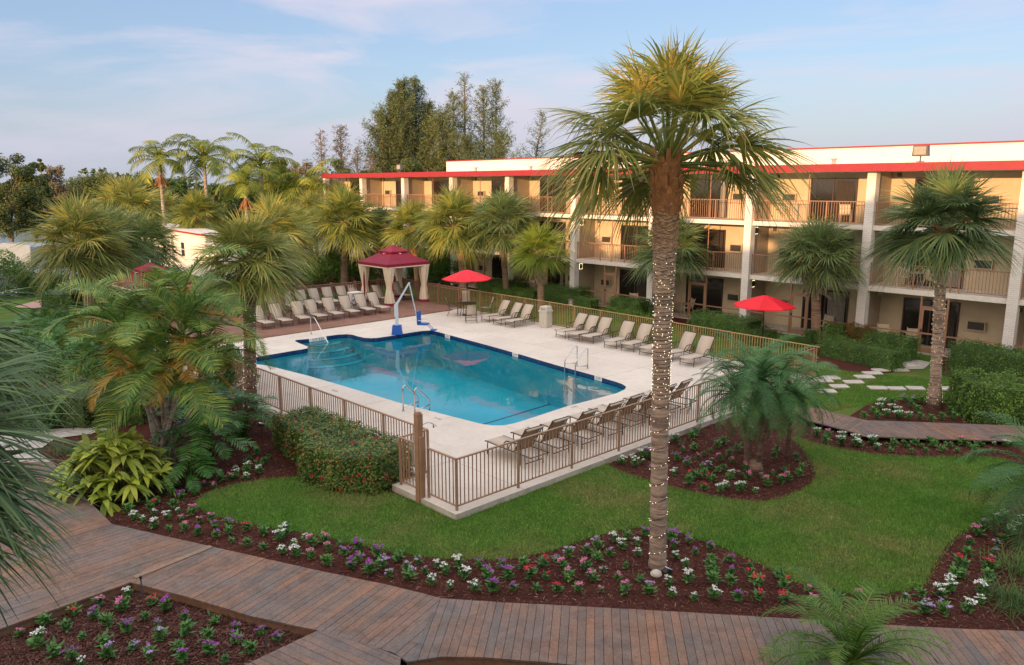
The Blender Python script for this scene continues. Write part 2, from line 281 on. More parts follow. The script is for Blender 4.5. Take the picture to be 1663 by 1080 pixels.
# ---------------- mesh helpers ----------------
def obj(name, verts, faces, mat, parent=None, smooth=False, mats=None, mi=None):
    me = bpy.data.meshes.new(name); me.from_pydata([tuple(v) for v in verts], [], faces)
    for mm in (mats or [mat]): me.materials.append(MT[mm])
    if mi: me.polygons.foreach_set('material_index', mi)
    if smooth: me.polygons.foreach_set('use_smooth', [True]*len(me.polygons))
    me.update(); o = bpy.data.objects.new(name, me); C.objects.link(o)
    if parent: o.parent = parent
    return o
def npobj(name, V, Q, mat, parent=None, smooth=False):
    """V (n,3); Q (m,k) polygons, all with k corners"""
    me = bpy.data.meshes.new(name); k = Q.shape[1]
    me.vertices.add(len(V)); me.vertices.foreach_set('co', V.astype(np.float32).ravel())
    me.loops.add(Q.size); me.loops.foreach_set('vertex_index', Q.astype(np.int32).ravel())
    me.polygons.add(len(Q)); me.polygons.foreach_set('loop_start', (np.arange(len(Q))*k).astype(np.int32))
    try: me.polygons.foreach_set('loop_total', np.full(len(Q), k, np.int32))
    except Exception: pass
    me.materials.append(MT[mat])
    if smooth: me.polygons.foreach_set('use_smooth', np.ones(len(Q), bool))
    me.update(calc_edges=True); me.validate()
    o = bpy.data.objects.new(name, me); C.objects.link(o)
    if parent: o.parent = parent
    return o
class MB:
    def __init__(s): s.v = []; s.f = []; s.m = []; s.mats = []; s.cur = 0
    def mat(s, name):
        if name not in s.mats: s.mats.append(name)
        s.cur = s.mats.index(name); return s
    def add(s, vs, fs, T=None):
        b = len(s.v)
        s.v += [tuple(T @ Vector(v)) for v in vs] if T else [tuple(v) for v in vs]
        s.f += [tuple(i+b for i in f) for f in fs]; s.m += [s.cur]*len(fs); return s
    def box(s, c, d, T=None, taper=1.0):
        x, y, z = (q/2 for q in d); t = taper
        vs = [(-x,-y,-z),(x,-y,-z),(x,y,-z),(-x,y,-z),(-x*t,-y*t,z),(x*t,-y*t,z),(x*t,y*t,z),(-x*t,y*t,z)]
        vs = [(a+c[0], b+c[1], e+c[2]) for a, b, e in vs]
        return s.add(vs, [(0,3,2,1),(4,5,6,7),(0,1,5,4),(1,2,6,5),(2,3,7,6),(3,0,4,7)], T)
    def bb(s, x0, x1, y0, y1, z0, z1, T=None):
        return s.box(((x0+x1)/2, (y0+y1)/2, (z0+z1)/2), (abs(x1-x0), abs(y1-y0), abs(z1-z0)), T)
    def tube(s, pts, r, n=8, T=None, cap=True):
        pts = [Vector(p) for p in pts]; rs = r if isinstance(r, (list, tuple)) else [r]*len(pts)
        vs = []; fs = []; prev = None
        for i, p in enumerate(pts):
            d = (pts[min(i+1, len(pts)-1)]-pts[max(i-1, 0)])
            if d.length < 1e-9: d = Vector((0, 0, 1))
            d.normalize()
            if prev is None:
                a = d.cross(Vector((0, 0, 1)) if abs(d.z) < 0.9 else Vector((1, 0, 0))).normalized()
            else:
                a = (prev-d*prev.dot(d)).normalized()
            prev = a; b = d.cross(a)
            for k in range(n):
                t = 2*math.pi*k/n; vs.append(p+(a*math.cos(t)+b*math.sin(t))*rs[i])
        for i in range(len(pts)-1):
            for k in range(n):
                fs.append((i*n+k, i*n+(k+1) % n, (i+1)*n+(k+1) % n, (i+1)*n+k))
        if cap: fs.append(tuple(range(n-1, -1, -1))); fs.append(tuple((len(pts)-1)*n+k for k in range(n)))
        return s.add(vs, fs, T)
    def prism(s, poly, z0, z1, T=None):
        n = len(poly)
        if sum(poly[i][0]*poly[(i+1)%n][1]-poly[(i+1)%n][0]*poly[i][1] for i in range(n)) < 0: poly = poly[::-1]
        vs = [(x, y, z0) for x, y in poly]+[(x, y, z1) for x, y in poly]
        fs = [tuple(range(n-1, -1, -1)), tuple(range(n, 2*n))]+[(i, (i+1) % n, (i+1) % n+n, i+n) for i in range(n)]
        return s.add(vs, fs, T)
    def build(s, name, parent=None, mat=None, smooth=False):
        return obj(name, s.v, s.f, mat, parent, smooth, s.mats or [mat], s.m if s.mats else None)
def sheet(name, poly, z, mat, holes=(), kind='structure', thick=None):
    loops = [[Vector((x, y, 0)) for x, y in poly]]+[[Vector((x, y, 0)) for x, y in h] for h in holes]
    tris = tessellate_polygon(loops); pts = [v for l in loops for v in l]
    fs = []
    for t in tris:
        a, b, c = (pts[i] for i in t)
        fs.append(tuple(t) if (b-a).cross(c-a).z > 0 else tuple(t[::-1]))
    vs = [(p.x, p.y, z) for p in pts]
    if thick:
        n = len(poly); k = len(vs); vs += [(x, y, z-thick) for x, y in poly]
        cw = sum(poly[i][0]*poly[(i+1)%n][1]-poly[(i+1)%n][0]*poly[i][1] for i in range(n)) < 0
        for i in range(n):
            q = (i, k+i, k+(i+1)%n, (i+1)%n); fs.append(q if not cw else q[::-1])
    o = obj(name, vs, fs, mat)
    if kind: o['kind'] = kind
    return o
def smoothpoly(pts, n=4):
    """closed Catmull-Rom"""
    out = []; m = len(pts)
    for i in range(m):
        p0, p1, p2, p3 = (np.array(pts[(i+k-1) % m], float) for k in range(4))
        for j in range(n):
            t = j/n; out.append(tuple(0.5*((2*p1)+(-p0+p2)*t+(2*p0-5*p1+4*p2-p3)*t*t+(-p0+3*p1-3*p2+p3)*t**3)))
    return out
def thing(name, label, cat, loc=(0, 0, 0), rz=0, group=None):
    o = bpy.data.objects.new(name, None); C.objects.link(o); o.empty_display_size = 0.3
    o.location = loc; o.rotation_euler = (0, 0, rz); o['label'] = label; o['category'] = cat
    if group: o['group'] = group
    return o
def tag(o, label, cat, group=None, kind=None):
    o['label'] = label; o['category'] = cat
    if group: o['group'] = group
    if kind: o['kind'] = kind
    return o
def children(o): return [c for c in bpy.data.objects if c.parent == o]
def copytree(kids, root, loc, rz, label, name=None, sc=None):
    """kids: list of (part, [subparts]); returns a new thing"""
    r = root.copy(); C.objects.link(r); r.location = loc; r.rotation_euler = (0, 0, rz)
    if sc: r.scale = (sc, sc, sc)
    if label: r['label'] = label
    for p, subs in kids:
        c = p.copy(); C.objects.link(c); c.parent = r
        for q in subs:
            d = q.copy(); C.objects.link(d); d.parent = c
    return r
def kidsof(root):
    ch = {}
    for o in bpy.data.objects:
        if o.parent: ch.setdefault(o.parent.name, []).append(o)
    return [(p, ch.get(p.name, [])) for p in ch.get(root.name, [])]
ORD = ['first', 'second', 'third', 'fourth', 'fifth', 'sixth', 'seventh', 'eighth', 'ninth', 'tenth', 'eleventh', 'twelfth', 'thirteenth', 'fourteenth', 'fifteenth', 'sixteenth', 'seventeenth', 'eighteenth', 'nineteenth', 'twentieth']
# ---------------- foliage primitives (numpy) ----------------
def nrm(a): return a/np.maximum(np.linalg.norm(a, axis=-1, keepdims=True), 1e-9)
def blades(base, d, side, L, w, droop, seg=2, prof=None, curl=0.0):
    """strips: base (n,3) d (n,3) side (n,3) L,w,droop (n,) -> V,Q"""
    n = len(base); L = np.broadcast_to(L, n); w = np.broadcast_to(w, n); droop = np.broadcast_to(droop, n)
    ts = np.linspace(0, 1, seg+1)
    prof = prof or (lambda t: max(0.04, (0.45+1.1*t if t < 0.5 else 2.0*(1-t))))
    V = np.zeros((n, seg+1, 2, 3))
    for i, t in enumerate(ts):
        p = base+d*(L*t)[:, None]; p[:, 2] -= droop*L*t*t
        hw = side*(w*0.5*prof(t))[:, None]
        V[:, i, 0] = p-hw; V[:, i, 1] = p+hw
    idx = np.arange(n)[:, None, None]*(seg+1)*2; s = np.arange(seg)[None, :, None]*2
    Q = (idx+s+np.array([0, 1, 3, 2])[None, None, :]).reshape(-1, 4)
    return V.reshape(-1, 3), Q
def join(parts):
    Vs, Qs, k = [], [], 0
    for V, Q in parts: Vs.append(V); Qs.append(Q+k); k += len(V)
    return np.concatenate(Vs), np.concatenate(Qs)
def randdir(n, rng=R):
    return nrm(rng.normal(size=(n, 3)))
def leafquads(P, size, nd=None, aspect=0.5, jit=0.7, rng=R):
    """one diamond leaf per point"""
    n = len(P); size = np.broadcast_to(size, n)*rng.uniform(0.7, 1.3, n)
    a = randdir(n, rng) if nd is None else nrm(nd+rng.normal(size=(n, 3))*jit)
    b = nrm(np.cross(a, randdir(n, rng))); c = np.cross(a, b)
    V = np.stack([P-b*size[:, None]*0.5, P+c*size[:, None]*aspect*0.5, P+b*size[:, None]*0.5, P-c*size[:, None]*aspect*0.5], 1).reshape(-1, 3)
    return V, np.arange(4*n).reshape(-1, 4)
def tubeq(pts, rs, n=6):
    m = MB(); m.tube(pts, rs, n, cap=False); return np.array([tuple(v) for v in m.v]), np.array(m.f)
def inpoly(P, poly):
    x, y = P[:, 0], P[:, 1]; ins = np.zeros(len(P), bool); n = len(poly)
    for i in range(n):
        x1, y1 = poly[i]; x2, y2 = poly[(i+1) % n]
        c = ((y1 > y) != (y2 > y)) & (x < (x2-x1)*(y-y1)/((y2-y1) or 1e-12)+x1); ins ^= c
    return ins
def scatter(poly, n, rng=R, tries=12):
    xs = [p[0] for p in poly]; ys = [p[1] for p in poly]; out = []; k = 0
    for _ in range(tries):
        P = np.stack([rng.uniform(min(xs), max(xs), n*2), rng.uniform(min(ys), max(ys), n*2)], 1)
        P = P[inpoly(P, poly)]; out.append(P); k += len(P)
        if k >= n: break
    return np.concatenate(out)[:n]
# ================= SETTING: ground, beds, paths, pool =================
LAWN_NEAR = [(323,824),(325,812),(340,803),(354,797),(404,785),(454,779),(520,778),(570,788),(640,806),(690,823),(741,842),(850,800),(967,755),(996,764),(1041,780),(1080,792),(1132,804),(1185,813),(1238,818),(1290,805),(1322,785),(1325,764),(1304,729),(1285,711),(1325,722),(1378,734),(1430,741),(1501,745),(1606,745),(1652,756),(1668,780),(1640,812),(1597,847),(1549,874),(1524,907),(1508,932),(1499,950),(1477,959),(1441,965),(1386,967),(1332,957),(1292,947),(1256,930),(1227,914),(1187,896),(1143,881),(1096,865),(1055,858),(1005,863),(951,877),(897,895),(843,906),(807,910),(734,909),(680,904),(626,895),(572,884),(500,868),(454,861),(404,852),(353,840)]
lawn = WP(LAWN_NEAR)
GH = WP([(388,586),(430,573),(480,547),(560,539),(610,544),(700,532),(760,548),(900,588),(1024,628),(1000,646),(850,690),(790,697),(650,664),(420,600)])
g = sheet('ground', [(-900,-200),(900,-200),(900,1500),(-900,1500)], 0, 'grass', holes=[GH])
# mulch covers the planted court; lawns lie on it
MULCH = WP([(-260,1300),(-260,700),(60,640),(-100,560),(60,520),(150,520),(300,500),(365,540),(378,592),(560,656),(742,843),(1130,684),(1311,668),(1353,672),(1380,676),(1406,659),(1430,652),(1483,648.7),(1567,659),(1700,664),(2000,690),(2300,1300)])
sheet('mulch_bed', MULCH, 0.012, 'mulch')
o = sheet('lawn', smoothpoly(lawn, 3), 0.03, 'grass', thick=0.03)
gl_ = WP([(45,520),(100,500),(150,515),(165,540),(150,575),(100,590),(60,580),(20,550)]); sheet('lawn', gl_, 0.035, 'grass')
# mulch under hedges by the building
def bedsheet(pts, z=0.016): sheet('mulch_bed', smoothpoly(WP(pts), 3), z, 'mulch')
bedsheet([(1300,575),(1330,592),(1400,606),(1455,604),(1470,588),(1485,570),(1440,560),(1340,552)])
bedsheet([(1520,608),(1600,622),(1700,640),(1760,640),(1720,590),(1550,575),(1520,590)])
bedsheet([(700,430),(600,440),(470,455),(430,480),(600,470),(650,455),(760,470),(900,490),(1060,520),(1240,552),(1230,530),(1060,495),(900,468),(800,445)])
# grass blades on the near lawn
def grass_blades(poly, n, h, name, z=0.03):
    P = scatter(poly, n)
    E_ = []
    for i in range(len(poly)):
        a = np.array(poly[i]); b = np.array(poly[(i+1) % len(poly)]); k = int(np.linalg.norm(b-a)*220); E_.append(a+(b-a)*R.random((k,1))+R.normal(size=(k,2))*.05)
    P = np.concatenate([P]+E_); n = len(P)
    base = np.column_stack([P, np.full(n, z)]); d = nrm(np.column_stack([R.normal(size=(n, 2))*0.55, np.ones(n)]))
    side = nrm(np.cross(d, randdir(n)))
    V, Q = blades(base, d, side, R.uniform(0.5, 1.2, n)*h, 0.012, 0.0, 1, prof=lambda t: 1.0-0.8*t)
    o = npobj(name, V, Q, 'grass_blade'); tag(o, 'short green lawn grass', 'grass', kind='stuff'); return o
o = grass_blades(smoothpoly(lawn, 3), 170000, 0.055, 'lawn_grass'); o['label'] = 'mown green grass of the lawn between pool fence and flower beds'
bl = WP([(1335,600),(1460,612),(1540,612),(1570,632),(1566,655),(1483,646),(1430,650),(1400,658),(1350,668),(1300,655),(1290,620)])
o = grass_blades(bl, 50000, 0.05, 'lawn_grass', 0.0); o['label'] = 'mown green grass round the stepping stones by the hotel'
# mulch chips
def chips(polys, n, z=0.012):
    parts = []
    for poly, k in zip(polys, n):
        P = scatter(poly, k); k = len(P)
        P = P[~inpoly(P, lawn)]; k = len(P)
        d = nrm(np.column_stack([R.normal(size=(k, 2)), R.normal(size=k)*0.18])); side = nrm(np.cross(d, np.column_stack([R.normal(size=(k, 2))*0.5, np.ones(k)])))
        base = np.column_stack([P, np.full(k, z)+R.uniform(0.004, 0.03, k)])
        parts.append(blades(base, d, side, R.uniform(0.03, 0.10, k), 0.016, 0.0, 1, prof=lambda t: 1.0-0.4*t))
    V, Q = join(parts); o = npobj('mulch_chips', V, Q, 'mulch_chip')
    tag(o, 'shredded red brown bark mulch on the flower beds', 'mulch', kind='stuff')
BN = WP([(119,787),(145,814),(182,850),(343,887),(500,922),(637,951),(716,971),(814,978),(1100,993),(1365,1009),(1663,1025),(1800,1030),(1750,700),(1300,680),(1130,690),(970,757),(742,846),(645,800),(420,660),(300,700)])
BL = WP([(0,1021),(212,945),(515,1023),(397,1090),(-20,1090)])
chips([BN, BL, WP([(662,1074),(720,1066),(788,1067),(1000,1085),(900,1110),(660,1110)])], [60000, 16000, 1500])
# boardwalks: planks clipped to the walk outline
def cliphalf(poly, nx, ny, c):
    out = []; n = len(poly)
    for i in range(n):
        a = poly[i]; b = poly[(i+1) % n]; da = a[0]*nx+a[1]*ny-c; db = b[0]*nx+b[1]*ny-c
        if da >= 0: out.append(a)
        if (da >= 0) != (db >= 0): t = da/(da-db); out.append((a[0]+(b[0]-a[0])*t, a[1]+(b[1]-a[1])*t))
    return out
def planks(mb, px, l0, l1, z=0.2, w=0.145, gap=0.008):
    poly = WP(px, z); a = at(*l0, z); b = at(*l1, z); dx, dy = b[0]-a[0], b[1]-a[1]; L = math.hypot(dx, dy); nx, ny = -dy/L, dx/L
    ks = [p[0]*nx+p[1]*ny for p in poly]; k = min(ks)
    while k < max(ks):
        ww = w
        q = cliphalf(cliphalf(poly, nx, ny, k+gap/2), -nx, -ny, -(k+ww-gap/2))
        if len(q) > 2:
            # remove duplicates
            q2 = [q[i] for i in range(len(q)) if math.hypot(q[i][0]-q[i-1][0], q[i][1]-q[i-1][1]) > 1e-4]
            if len(q2) > 2: h = random.uniform(0, 0.006); mb.prism(q2, z-0.04, z-0.006+h)
        k += ww
mb = MB()
P1 = [(-260,1115),(0,1020.7),(212,945),(236,919),(343,887),(182,850.7),(145,813.7),(119.5,787),(85,750),(-260,750)]
P2 = [(212,945),(236,919),(343,887),(500,922.5),(637,951),(716.5,971),(662,1074),(640,1060),(516,1023.5),(404,999),(303,968.6)]
P3 = [(716.5,971),(814,977.7),(933,983.8),(1100,993),(1277,1003.7),(1365,1009),(1488,1017.5),(1663,1024.7),(1950,1037),(1950,1200),(1400,1120),(1000,1085),(915,1077.6),(788.6,1067),(716.5,1065.7),(662,1074)]
P4 = [(516,1023.5),(600,1047),(651,1067),(640,1180),(300,1180),(397,1080)]
planks(mb, P1, (0,1020.7), (212,945)); planks(mb, P2, (303,968), (421,904)); planks(mb, P3, (752,977), (724,1065)); planks(mb, P4, (516,1023.5), (645,1080))
bw = mb.build('boardwalk', mat='plank'); bw['kind'] = 'structure'
def under(mb, pts, off=0.05, z=0.158, t=0.045, h=0.14):
    w = WP(pts, 0.2)
    for a, b in zip(w[:-1], w[1:]):
        L = math.hypot(b[0]-a[0], b[1]-a[1]); an = math.atan2(b[1]-a[1], b[0]-a[0])
        mb.box((L/2, -off if False else off, z-h/2), (L+0.02, t, h), Matrix.Translation((a[0], a[1], 0)) @ Matrix.Rotation(an, 4, 'Z'))
u = MB(); under(u, [(-260,1115),(0,1020.7),(212,945),(303,968.6),(404,999),(516,1023.5),(397,1080)]); under(u, [(662,1074),(716.5,1065.7),(788.6,1067),(915,1077.6),(1000,1085),(1400,1120)])
u.build('boardwalk', mat='fence_wood')['kind'] = 'structure'
# diagonal seam board
a = at(218,938,0.2); b = at(343,887.5,0.2); sb = MB(); L = math.hypot(b[0]-a[0], b[1]-a[1])
sb.box((L/2, 0, 0.2055), (L, 0.13, 0.012), Matrix.Translation((a[0], a[1], 0)) @ Matrix.Rotation(math.atan2(b[1]-a[1], b[0]-a[0]), 4, 'Z')); sb.build('boardwalk', mat='stone_wood')['kind'] = 'structure'
mb = MB()
planks(mb, [(1285,662),(1311,682),(1381,700),(1409,682.4),(1353.5,669.7),(1330,662)], (1341.5,691), (1365.5,676))
planks(mb, [(1381,700),(1402.6,707.6),(1501,711.8),(1663,716),(1900,722),(1900,696),(1663,691.5),(1501,685.5),(1409,682.4)], (1391.7,693), (1411,706))
mb.build('boardwalk', mat='plank')['kind'] = 'structure'
# concrete path behind the near palm
sheet('path', WP([(85,752),(60,735),(90,714),(150,706),(180,698),(150,695),(80,699),(-200,720),(-260,760)]), 0.04, 'paving')
# --- stepping stones (each a slab) ---
ST = [(1385,622,.5),(1362,629,.5),(1342,637,.5),(1403,613.5,.5),(1416,607.5,.45),(1430,602.5,.45),(1337,620,.45),(1460,602,.45),(1473,595,.45),(1424,631.5,.5),(1455,632.5,.5),(1486,632,.5),(1528,632.5,.5),(1556,632,.5),(1348,615,.4)]
st0 = None
for i, (x, y, s_) in enumerate(ST):
    X, Y = at(x, y); m_ = MB(); n = 4
    m_.add([(-.34,-.2,0),(.3,-.24,0),(.38,.2,0),(-.28,.23,0),(-.34,-.2,.045),(.3,-.24,.045),(.38,.2,.045),(-.28,.23,.045)], [(0,3,2,1),(4,5,6,7),(0,1,5,4),(1,2,6,5),(2,3,7,6),(3,0,4,7)])
    if st0 is None: o = st0 = m_.build('stepping_stone', mat='stone')
    else: o = st0.copy(); C.objects.link(o)
    o.location = (X, Y, 0.02); o.rotation_euler = (0, 0, R.uniform(-.05, .05) + (0.0 if i > 8 else 0.12)); o.scale = (1.0+R.uniform(-.1,.15), 1.0+R.uniform(-.1,.15), 1)
    w = 'straight row running right to the clipped hedge' if 9 <= i <= 13 else 'diagonal path leading to the screen door'
    j = (i-9) if 9 <= i <= 13 else i if i < 9 else 9
    tag(o, '%s pale stepping stone of the %s' % (ORD[j], w), 'stepping stone', 'stepping stones in the back lawn')
sheet('path', WP([(1452,590),(1478,582),(1512,590),(1500,600),(1470,601)]), 0.03, 'paving')
# --- pool deck ---
cornerP = at(740, 838.6, 0.05); EU = Vector((-0.6958, 0.7182)); EV = Vector((0.728, 0.686))
DZ = 0.18
fc = Vector(at(742, 829, DZ))                   # fence corner
def fp(a, b): p = fc+EU*a+EV*b; return (p.x, p.y)
e = 0.16
DECK = [fp(-e,-e), fp(-e, 17.6), (11.85, 28.9), (6.75, 35.0), (2.55, 39.85), (-3.0, 45.95), (-7.4, 50.95), (-11.3, 47.9), (-14.5, 44.8), (-19.0, 41.0), (-17.5, 35.5), fp(14.5,.69), fp(2.31,.69), fp(2.31,-e)]
POOLPX = [(392,586),(400,583.6),(419,579.5),(445,575),(471,570.5),(490,567.5),(499,565.6),(500,563),(493,560),(484,556.5),(478.5,553.6),(482,552),(492,551.2),(503,550.2),(530,546),(547,543.6),(562.5,542.7),(572,543.5),(580,546),(591.6,548.6),(602,549.2),(612,548.8),(628,546.6),(645,544),(671,539.5),(686,537.4),(698,536.8),(708,538.3),(722,542),(760,552.2),(800,563),(850,577.2),(900,592),(967,610.3),(1000,620),(1011,624),(1017,628),(1015,632),(1006,636.5),(1000,639),(920,660),(850,683),(835,687.5),(818,690.8),(800,691),(782,688.5),(737,677),(700,667.5),(652,655),(600,639.5),(560,627.5),(500,610),(436,594),(410,590.5),(397,588.5)]
POOL = WP(POOLPX, DZ)
sheet('pool_deck', DECK, DZ, 'deck_concrete', holes=[POOL])
# raised curb edge round the deck
def strip_wall(name, poly, z0, z1, mat, inward=False, closed=True):
    vs = []; fs = []; n = len(poly)
    for x, y in poly: vs += [(x, y, z0), (x, y, z1)]
    for i in range(n if closed else n-1):
        j = (i+1) % n; fs.append((2*i, 2*j, 2*j+1, 2*i+1))
    o = obj(name, vs, fs, mat); return o
strip_wall('pool_deck', DECK, -0.05, DZ, 'curb')['kind'] = 'structure'
cb_ = MB()
for a, b in ((fp(0,-e+.0), fp(0, 17.5)),):
    pass
# brown paved terrace on the far side
TER = [at(330,562,DZ), at(414,549,DZ), at(560,528.5,DZ), at(732,503,DZ), (-3.05,45.9), (-7.35,50.85), (-11.3,47.8), (-14.4,44.7), (-18.9,40.9), (-17.7,37)]
sheet('terrace', TER, DZ+0.045, 'deck_brown', thick=0.05)
t_ = MB(); a = Vector(at(330,563,DZ)); b = Vector(at(733,503.6,DZ)); d = (b-a); L = d.length
t_.box((L/2, 0, DZ+0.026), (L, 0.22, 0.052), Matrix.Translation((a.x, a.y, 0)) @ Matrix.Rotation(math.atan2(d.y, d.x), 4, 'Z')); t_.build('terrace_edge', mat='deck_brown')['kind'] = 'structure'
# pool shell
def inset(poly, d):
    cx = sum(p[0] for p in poly)/len(poly); cy = sum(p[1] for p in poly)/len(poly); n = len(poly); out = []
    ar = sum(poly[i][0]*poly[(i+1)%n][1]-poly[(i+1)%n][0]*poly[i][1] for i in range(n)); s = 1 if ar > 0 else -1
    for i in range(n):
        a = Vector(poly[i-1]); b = Vector(poly[(i+1) % n]); t = (b-a).normalized(); out.append((poly[i][0]-t.y*d*s, poly[i][1]+t.x*d*s))
    return out
pr = thing('swimming_pool', 'blue tiled swimming pool with curved step bay at its far left end', 'swimming pool', (0, 0, 0))
def pp(o): o.parent = pr; return o
pp(strip_wall('tile_band', inset(POOL, 0.0), -0.02, DZ, 'pool_tile'))
lip = inset(POOL, 0.012)
pp(strip_wall('white_lining', POOL, -0.30, -0.02, 'pool_ledge'))
IN = inset(POOL, 0.02)
pp(strip_wall('basin_wall', POOL, -1.6, -0.30, 'pool_plaster'))
pp(sheet('basin_floor', POOL, -1.6, 'pool_plaster', kind=None))
w_ = sheet('pool_water', POOL, 0.03, 'pool_water', kind=None); w_.parent = pr
# steps in the bay
for k in range(4):
    f = k/4.0; c0 = Vector(at(530-0*k, 548, 0)); 
    ctr = Vector(at(520, 552, -0.1)); rad = 0.95+0.36*k
    aim = Vector(at(590, 585, -0.1))-ctr; an = math.atan2(aim.y, aim.x); pts = []
    for j in range(17): t = an-1.45+2.9*j/16; pts.append((ctr.x+math.cos(t)*rad*1.25, ctr.y+math.sin(t)*rad*1.25))
    pts += [(ctr.x-math.cos(an)*0.9+math.sin(an)*0.4, ctr.y-math.sin(an)*0.9-math.cos(an)*0.4)]
    q = [p for p in pts]
    s_ = MB(); z1 = -0.18-0.26*k; s_.prism(q, -1.59+0.001*k, z1); so_ = s_.build('pool_step', mat='pool_plaster'); so_.parent = pr
    e_ = MB(); e_.tube([(x, y, z1+0.005) for x, y in pts[:17]], 0.014, 6); x_ = e_.build('step_edge', mat='pool_stripe'); x_.parent = so_
ln = MB(); a = at(700, 628, -0.0); b = at(835, 592, -0.0); L = math.hypot(b[0]-a[0], b[1]-a[1])*1.6
cx, cy = (a[0]+b[0])/2, (a[1]+b[1])/2
def inside_pool_line(a, b): return a, b
A1 = at(655,657,-.0); B1 = at(905,594,-.0)
ln.box((math.hypot(B1[0]-A1[0], B1[1]-A1[1])/2, 0, -1.585), (math.hypot(B1[0]-A1[0], B1[1]-A1[1]), 0.06, 0.02), Matrix.Translation((A1[0], A1[1], 0)) @ Matrix.Rotation(math.atan2(B1[1]-A1[1], B1[0]-A1[0]), 4, 'Z'))
ln.build('floor_line', mat='pool_stripe').parent = pr
# white tiles with depth marks
def textmesh(body, size, mat, loc, rot, parent=None, name='lettering', ext=0.002):
    cu = bpy.data.curves.new(name, 'FONT'); cu.body = body; cu.size = size; cu.align_x = 'CENTER'; cu.align_y = 'CENTER'; cu.extrude = ext; cu.resolution_u = 2
    o = bpy.data.objects.new(name, cu); C.objects.link(o)
    me = bpy.data.meshes.new_from_object(o); bpy.data.objects.remove(o); me.materials.clear(); me.materials.append(MT[mat])
    o = bpy.data.objects.new(name, me); C.objects.link(o); o.location = loc; o.rotation_euler = rot
    if parent: o.parent = parent
    return o
def poolmark(px, a, b, body, wd):
    x, y = at(*px, DZ); pa = at(*a, DZ); pb = at(*b, DZ); an = math.atan2(pb[1]-pa[1], pb[0]-pa[0])
    m_ = MB(); T = Matrix.Translation((x, y, 0)) @ Matrix.Rotation(an, 4, 'Z')
    m_.box((0, -0.010, DZ-0.085), (wd, 0.02, 0.17), T); o = m_.build('depth_tile', mat='white_paint'); o.parent = pr
    p = T @ Vector((0, -0.022, DZ-0.085)); textmesh(body, 0.16, 'black', p, (math.pi/2, 0, an), o)
poolmark((727,543.8),(709,538.6),(760,552.2),'8 FT',.42); poolmark((837,573.6),(800,563),(850,577.2),'5 FT',.40); poolmark((972,611.6),(967,610.3),(1000,620),'3 FT',.42)
poolmark((516,548.2),(503,550.2),(530,546),'3 FT 4 IN',.95)
def deckmark(px, px2, body):
    x, y = at(*px, DZ); x2, y2 = at(*px2, DZ); an = math.atan2(y2-y, x2-x)
    o = textmesh(body, 0.17, 'lamp_grey', ((x+x2)/2, (y+y2)/2, DZ+0.002), (0, 0, an), pr, 'deck_lettering')
deckmark((535,632),(552,638),'8 FT'); deckmark((702,677),(718,683),'5 FT'); deckmark((922,664),(944,658),'3 FT')
# ---------------- fences ----------------
def fence(p0, p1, label, mat='fence_brown', h=1.22, z=DZ, step=1.9, gap=0.118, post=0.05, bal=0.02, wood=False, skip_first=False, name='pool_fence', group='metal railings round the pool deck'):
    a = Vector(p0); b = Vector(p1); L = (b-a).length; an = math.atan2((b-a).y, (b-a).x)
    t = thing(name, label, 'fence', (a.x, a.y, z), an, group); n = max(1, round(L/step)); s = L/n
    for i in range(1 if skip_first else 0, n+1):
        m_ = MB(); pw = 0.11 if wood else post; m_.box((i*s, 0, (h+(0.06 if wood else -0.004))/2), (pw, pw, h+(0.06 if wood else -0.004)))
        if wood: m_.box((i*s, 0, h+0.075), (pw*1.25, pw*1.25, 0.03))
        m_.build('post', t, mat)
    m_ = MB(); m_.box((L/2, 0, h+0.012), (L, 0.09 if wood else 0.055, 0.03)); m_.build('top_rail', t, mat)
    for i in range(n):
        m_ = MB(); x0 = i*s+post; x1 = (i+1)*s-post; m_.bb(x0, x1, -0.018, 0.018, 0.09, 0.12)
        if wood: m_.bb(x0, x1, -0.02, 0.02, h-0.14, h-0.07)
        k = max(1, int((x1-x0)/gap))
        for j in range(1, k+1):
            x = x0+(x1-x0)*(j-0.5)/k; m_.bb(x-bal/2, x+bal/2, -bal/2, bal/2, 0.121, h-0.005)
        m_.build('baluster_panel', t, mat)
    return t
fence(fp(13.8,.85), fp(2.15,.85), 'brown metal railing along the left side of the pool above the flowering hedge')
fence(fp(2.15,.85), fp(2.15,0), 'short brown railing return behind the shower post', step=.85, skip_first=True, group='short railing pieces at the shower post')
fence(fp(2.15,0), fp(1.40,0), 'brown railing piece left of the outdoor shower post beside the hedge', step=1.1, skip_first=True, group='short railing pieces at the shower post')
fence(fp(1.03,0), fp(0,0), 'last short brown railing piece between shower post and near deck corner', step=.9, group='short railing pieces at the shower post')
fence(fp(0,0), fp(0,17.5), 'long brown metal railing behind the loungers that face away from the lawn', step=1.95, skip_first=True)
fence((11.75,28.75), (6.75,34.75), 'tan metal railing right of the big palm trunk behind loungers', 'fence_gold', skip_first=True)
fence((6.75,34.75), (2.0,40.25), 'tan metal railing behind the middle row of loungers near the bin', 'fence_gold', skip_first=True)
fence((2.0,40.25), (-3.15,45.85), 'tan railing behind the table with the red umbrella', 'fence_gold', skip_first=True)
fence((-3.15,45.85), (-7.4,50.75), 'brown wooden fence right of the maroon gazebo', 'fence_wood', wood=True, name='wooden_fence', group='wooden fence round the brown terrace', bal=.035, gap=.14)
fence((-7.4,50.75), (-11.3,47.75), 'brown wooden fence directly behind the maroon gazebo', 'fence_wood', wood=True, skip_first=True, name='wooden_fence', group='wooden fence round the brown terrace', bal=.035, gap=.14)
